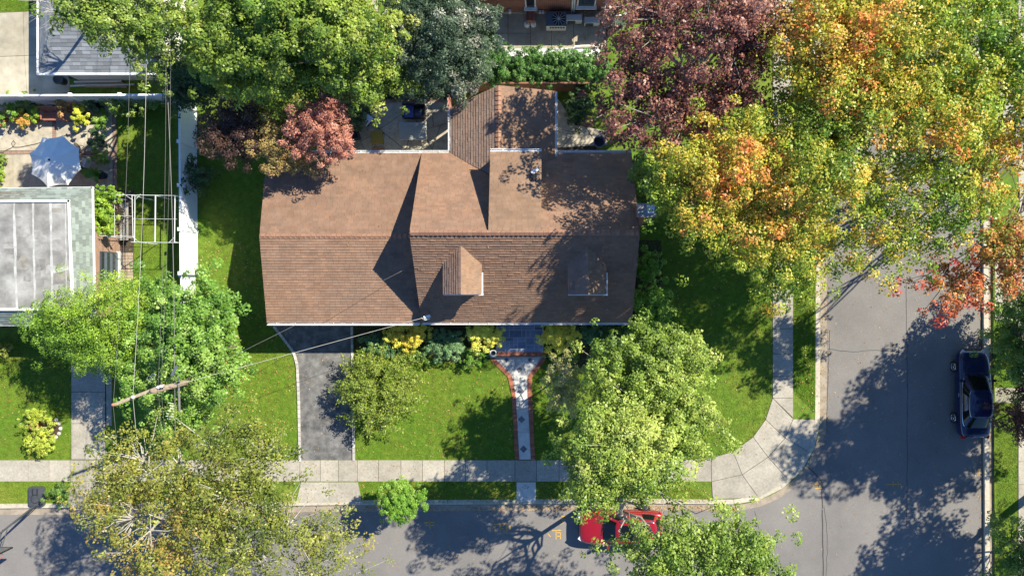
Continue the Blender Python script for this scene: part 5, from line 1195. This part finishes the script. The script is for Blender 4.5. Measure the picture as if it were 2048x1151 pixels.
# ------------------------------------------------------------------ rear patio furniture
c_ = W(828, 222, .4); sf = thing('cushioned_loveseat', 'dark patio loveseat with two blue cushions on the rear patio', 'sofa', (c_.x, c_.y, .04))
MB().box((c_.x, c_.y, .2), (1.22, .78, .28)).build('frame', M_black, sf, bevel=.02)
MB().box((c_.x, c_.y+.34, .5), (1.22, .1, .45)).build('backrest', M_black, sf, bevel=.02)
for s_ in (-1, 1): MB().box((c_.x+s_*.6, c_.y-.02, .42), (.08, .74, .3)).build('armrest', M_black, sf, bevel=.02)
MB().box((c_.x-.28, c_.y-.02, .44), (.54, .68, .16)).build('cushion', M_navy, sf, bevel=.03); MB().box((c_.x+.28, c_.y-.13, .40), (.5, .46, .14)).build('cushion', M_dnavy, sf, bevel=.03)
for sx in (-.5, .5):
    for sy in (-.3, .3): MB().box((c_.x+sx, c_.y+sy, .06), (.06, .06, .06)).build('foot', M_black, sf)
c_ = W(826, 262, .45); gt = thing('glass_table', 'low glass topped table below the blue loveseat', 'table', (c_.x, c_.y, .04))
MB().box((c_.x, c_.y, .45), (1.5, .96, .015)).build('glass_top', M_tglass, gt, bevel=.005)
for a_, b_, sx, sy in ((0, .48, 1.5, .025), (0, -.48, 1.5, .025), (.75, 0, .025, .96), (-.75, 0, .025, .96)): MB().box((c_.x+a_, c_.y+b_, .435), (sx, sy, .03)).build('table_frame', M_aclight, gt)
for sx in (-.68, .68):
    for sy in (-.42, .42): MB().box((c_.x+sx, c_.y+sy, .235), (.03, .03, .41)).build('leg', M_aclight, gt)
c_ = W(734, 240, .4); tu = thing('storage_tub', 'pale blue white plastic tub standing askew on the rear patio', 'tub', (c_.x, c_.y, .04))
MB().box((c_.x, c_.y, .2), (.5, .34, .32), .85).build('tub', M_dnavy, tu, bevel=.03); MB().box((c_.x, c_.y, .39), (.6, .42, .05), .85).build('lid', M_tub, tu, bevel=.02); MB().box((c_.x, c_.y, .42), (.46, .28, .02), .85).build('lid_panel', M_tub, tu, bevel=.006)
c_ = W(706, 270, .5); dc = thing('patio_chair', 'dark navy patio chair half under the coral pink maple', 'chair', (c_.x, c_.y, .04))
MB().box((c_.x, c_.y, .42), (.56, .52, .1), .25).build('seat', M_dnavy, dc, bevel=.03); MB().box((c_.x+.07, c_.y-.28, .62), (.6, .08, .5), .25).build('backrest', M_black, dc, bevel=.02)
for sx in (-.26, .26): MB().box((c_.x+sx, c_.y+sx*.25, .52), (.05, .52, .2), .25).build('armrest', M_black, dc, bevel=.01); MB().box((c_.x+sx, c_.y+sx*.25, .2), (.05, .5, .4), .25).build('leg', M_black, dc)
c_ = W(754, 274, .4); oc = thing('cushioned_ottoman', 'square olive yellow cushioned ottoman on the rear patio', 'ottoman', (c_.x, c_.y, .04))
MB().box((c_.x, c_.y, .38), (.66, .76, .16), .1).build('cushion', M_olive, oc, bevel=.04)
MB().box((c_.x, c_.y, .26), (.62, .72, .06), .1).build('frame', M_dgrey, oc)
for sx in (-.26, .26):
    for sy in (-.3, .3): MB().box((c_.x+sx, c_.y+sy, .13), (.05, .05, .22), .1).build('leg', M_dgrey, oc)
MB().box((c_.x-.27, c_.y+.36, .42), (.1, .06, .05), .1).build('backrest_clip', M_aclight, oc)
o = MB().box(W(750, 299, .5)+Vector((.1, .06, -.2)), (.7, .3, .06)).build('door_step', M_terra); tag(o, 'small tan step at the rear wall of the garage', 'step'); o.location.z = -.24
# ------------------------------------------------------------------ outdoor units by the brick house
c_ = W(1112.5, 38, .8); ac = thing('air_conditioner', 'large grey air conditioning condenser with round fan grille', 'air conditioner', (c_.x, c_.y, .03))
MB().box((c_.x, c_.y, .41), (1.12, .78, .72)).build('casing', M_aclight, ac, bevel=.015); MB().box((c_.x, c_.y, .79), (1.14, .8, .04)).build('top_panel', M_acdark, ac)
fx, fy = c_.x+.14, c_.y; MB().lathe((fx, fy, .812), [(.37, 0), (.36, .006)], 32).build('fan_opening', M_black, ac)
gr = MB()
for k in range(12):
    t = k*math.pi/6; gr.tube([(fx+.07*math.cos(t), fy+.07*math.sin(t), .83), (fx+.37*math.cos(t), fy+.37*math.sin(t), .83)], .011, 5)
gr.lathe((fx, fy, .82), [(.07, 0), (.07, .02)], 12).build('fan_grille', M_aclight, ac)
for k in range(6): MB().box((c_.x-.32+k*.15, c_.y-.40, .55), (.11, .02, .2)).build('vent', M_dgrey, ac)
for i, (px, py, lab) in enumerate(((1148.5, 35, 'small white outdoor heat pump unit next to the large condenser'), (1184.5, 40, 'small white outdoor heat pump unit nearest the white fence'))):
    c_ = W(px, py, .62); u_ = thing('heat_pump', lab, 'heat pump', (c_.x, c_.y, .03), 'outdoor heat pump units')
    MB().box((c_.x, c_.y, .36), (.88, .34, .54)).build('casing', M_aclight, u_, bevel=.02); MB().box((c_.x-.15, c_.y-.175, .36), (.44, .02, .4)).build('fan_grille', M_dgrey, u_)
    for s_ in (-.32, .32): MB().box((c_.x+s_, c_.y, .06), (.08, .38, .06)).build('foot', M_dgrey, u_)
    MB().tube([(c_.x+.45, c_.y, .4), (c_.x+.52, c_.y+.1, .45), (c_.x+.5, c_.y+.5, .5)], .03, 6).build('pipe', M_alu, u_)
for (px, py, lab) in ((1054, 52, 'round white vent cap below the brick pier, left one'), (1067, 51, 'round white vent cap below the brick pier, right one')):
    b = W(px, py); o = thing('vent_cap', lab, 'vent cap', (b.x, b.y, .03), 'white vent caps'); MB().lathe((b.x, b.y, .03), [(.15, 0), (.16, .25), (.14, .29), (.05, .33)], 18).build('cap', M_white, o, True); MB().box((b.x, b.y, .365), (.1, .1, .02)).build('knob', M_aclight, o)
for (px, py, sx, sy, lab) in ((765, 34, .3, .25, 'larger white block lying at the end of the rear path'), (774, 25, .22, .2, 'smaller white block at the end of the rear path')):
    p = W(px, py); tag(MB().box((p.x, p.y, .1), (sx, sy, .2), .2).build('white_block', M_white, None, bevel=.02), lab, 'block', 'white blocks by the rear path')
o = tag(MB().lathe((W(1197, 288).x, W(1197, 288).y, .03), [(.26, 0), (.3, .6), (.34, .6), (.34, .66), (.29, .66), (.28, .1)], 22).build('round_bin', mat('grey_blue_bin', (.12, .14, .18), .5, .1), None, True), 'round grey blue bin behind the house by the garden path', 'bin')
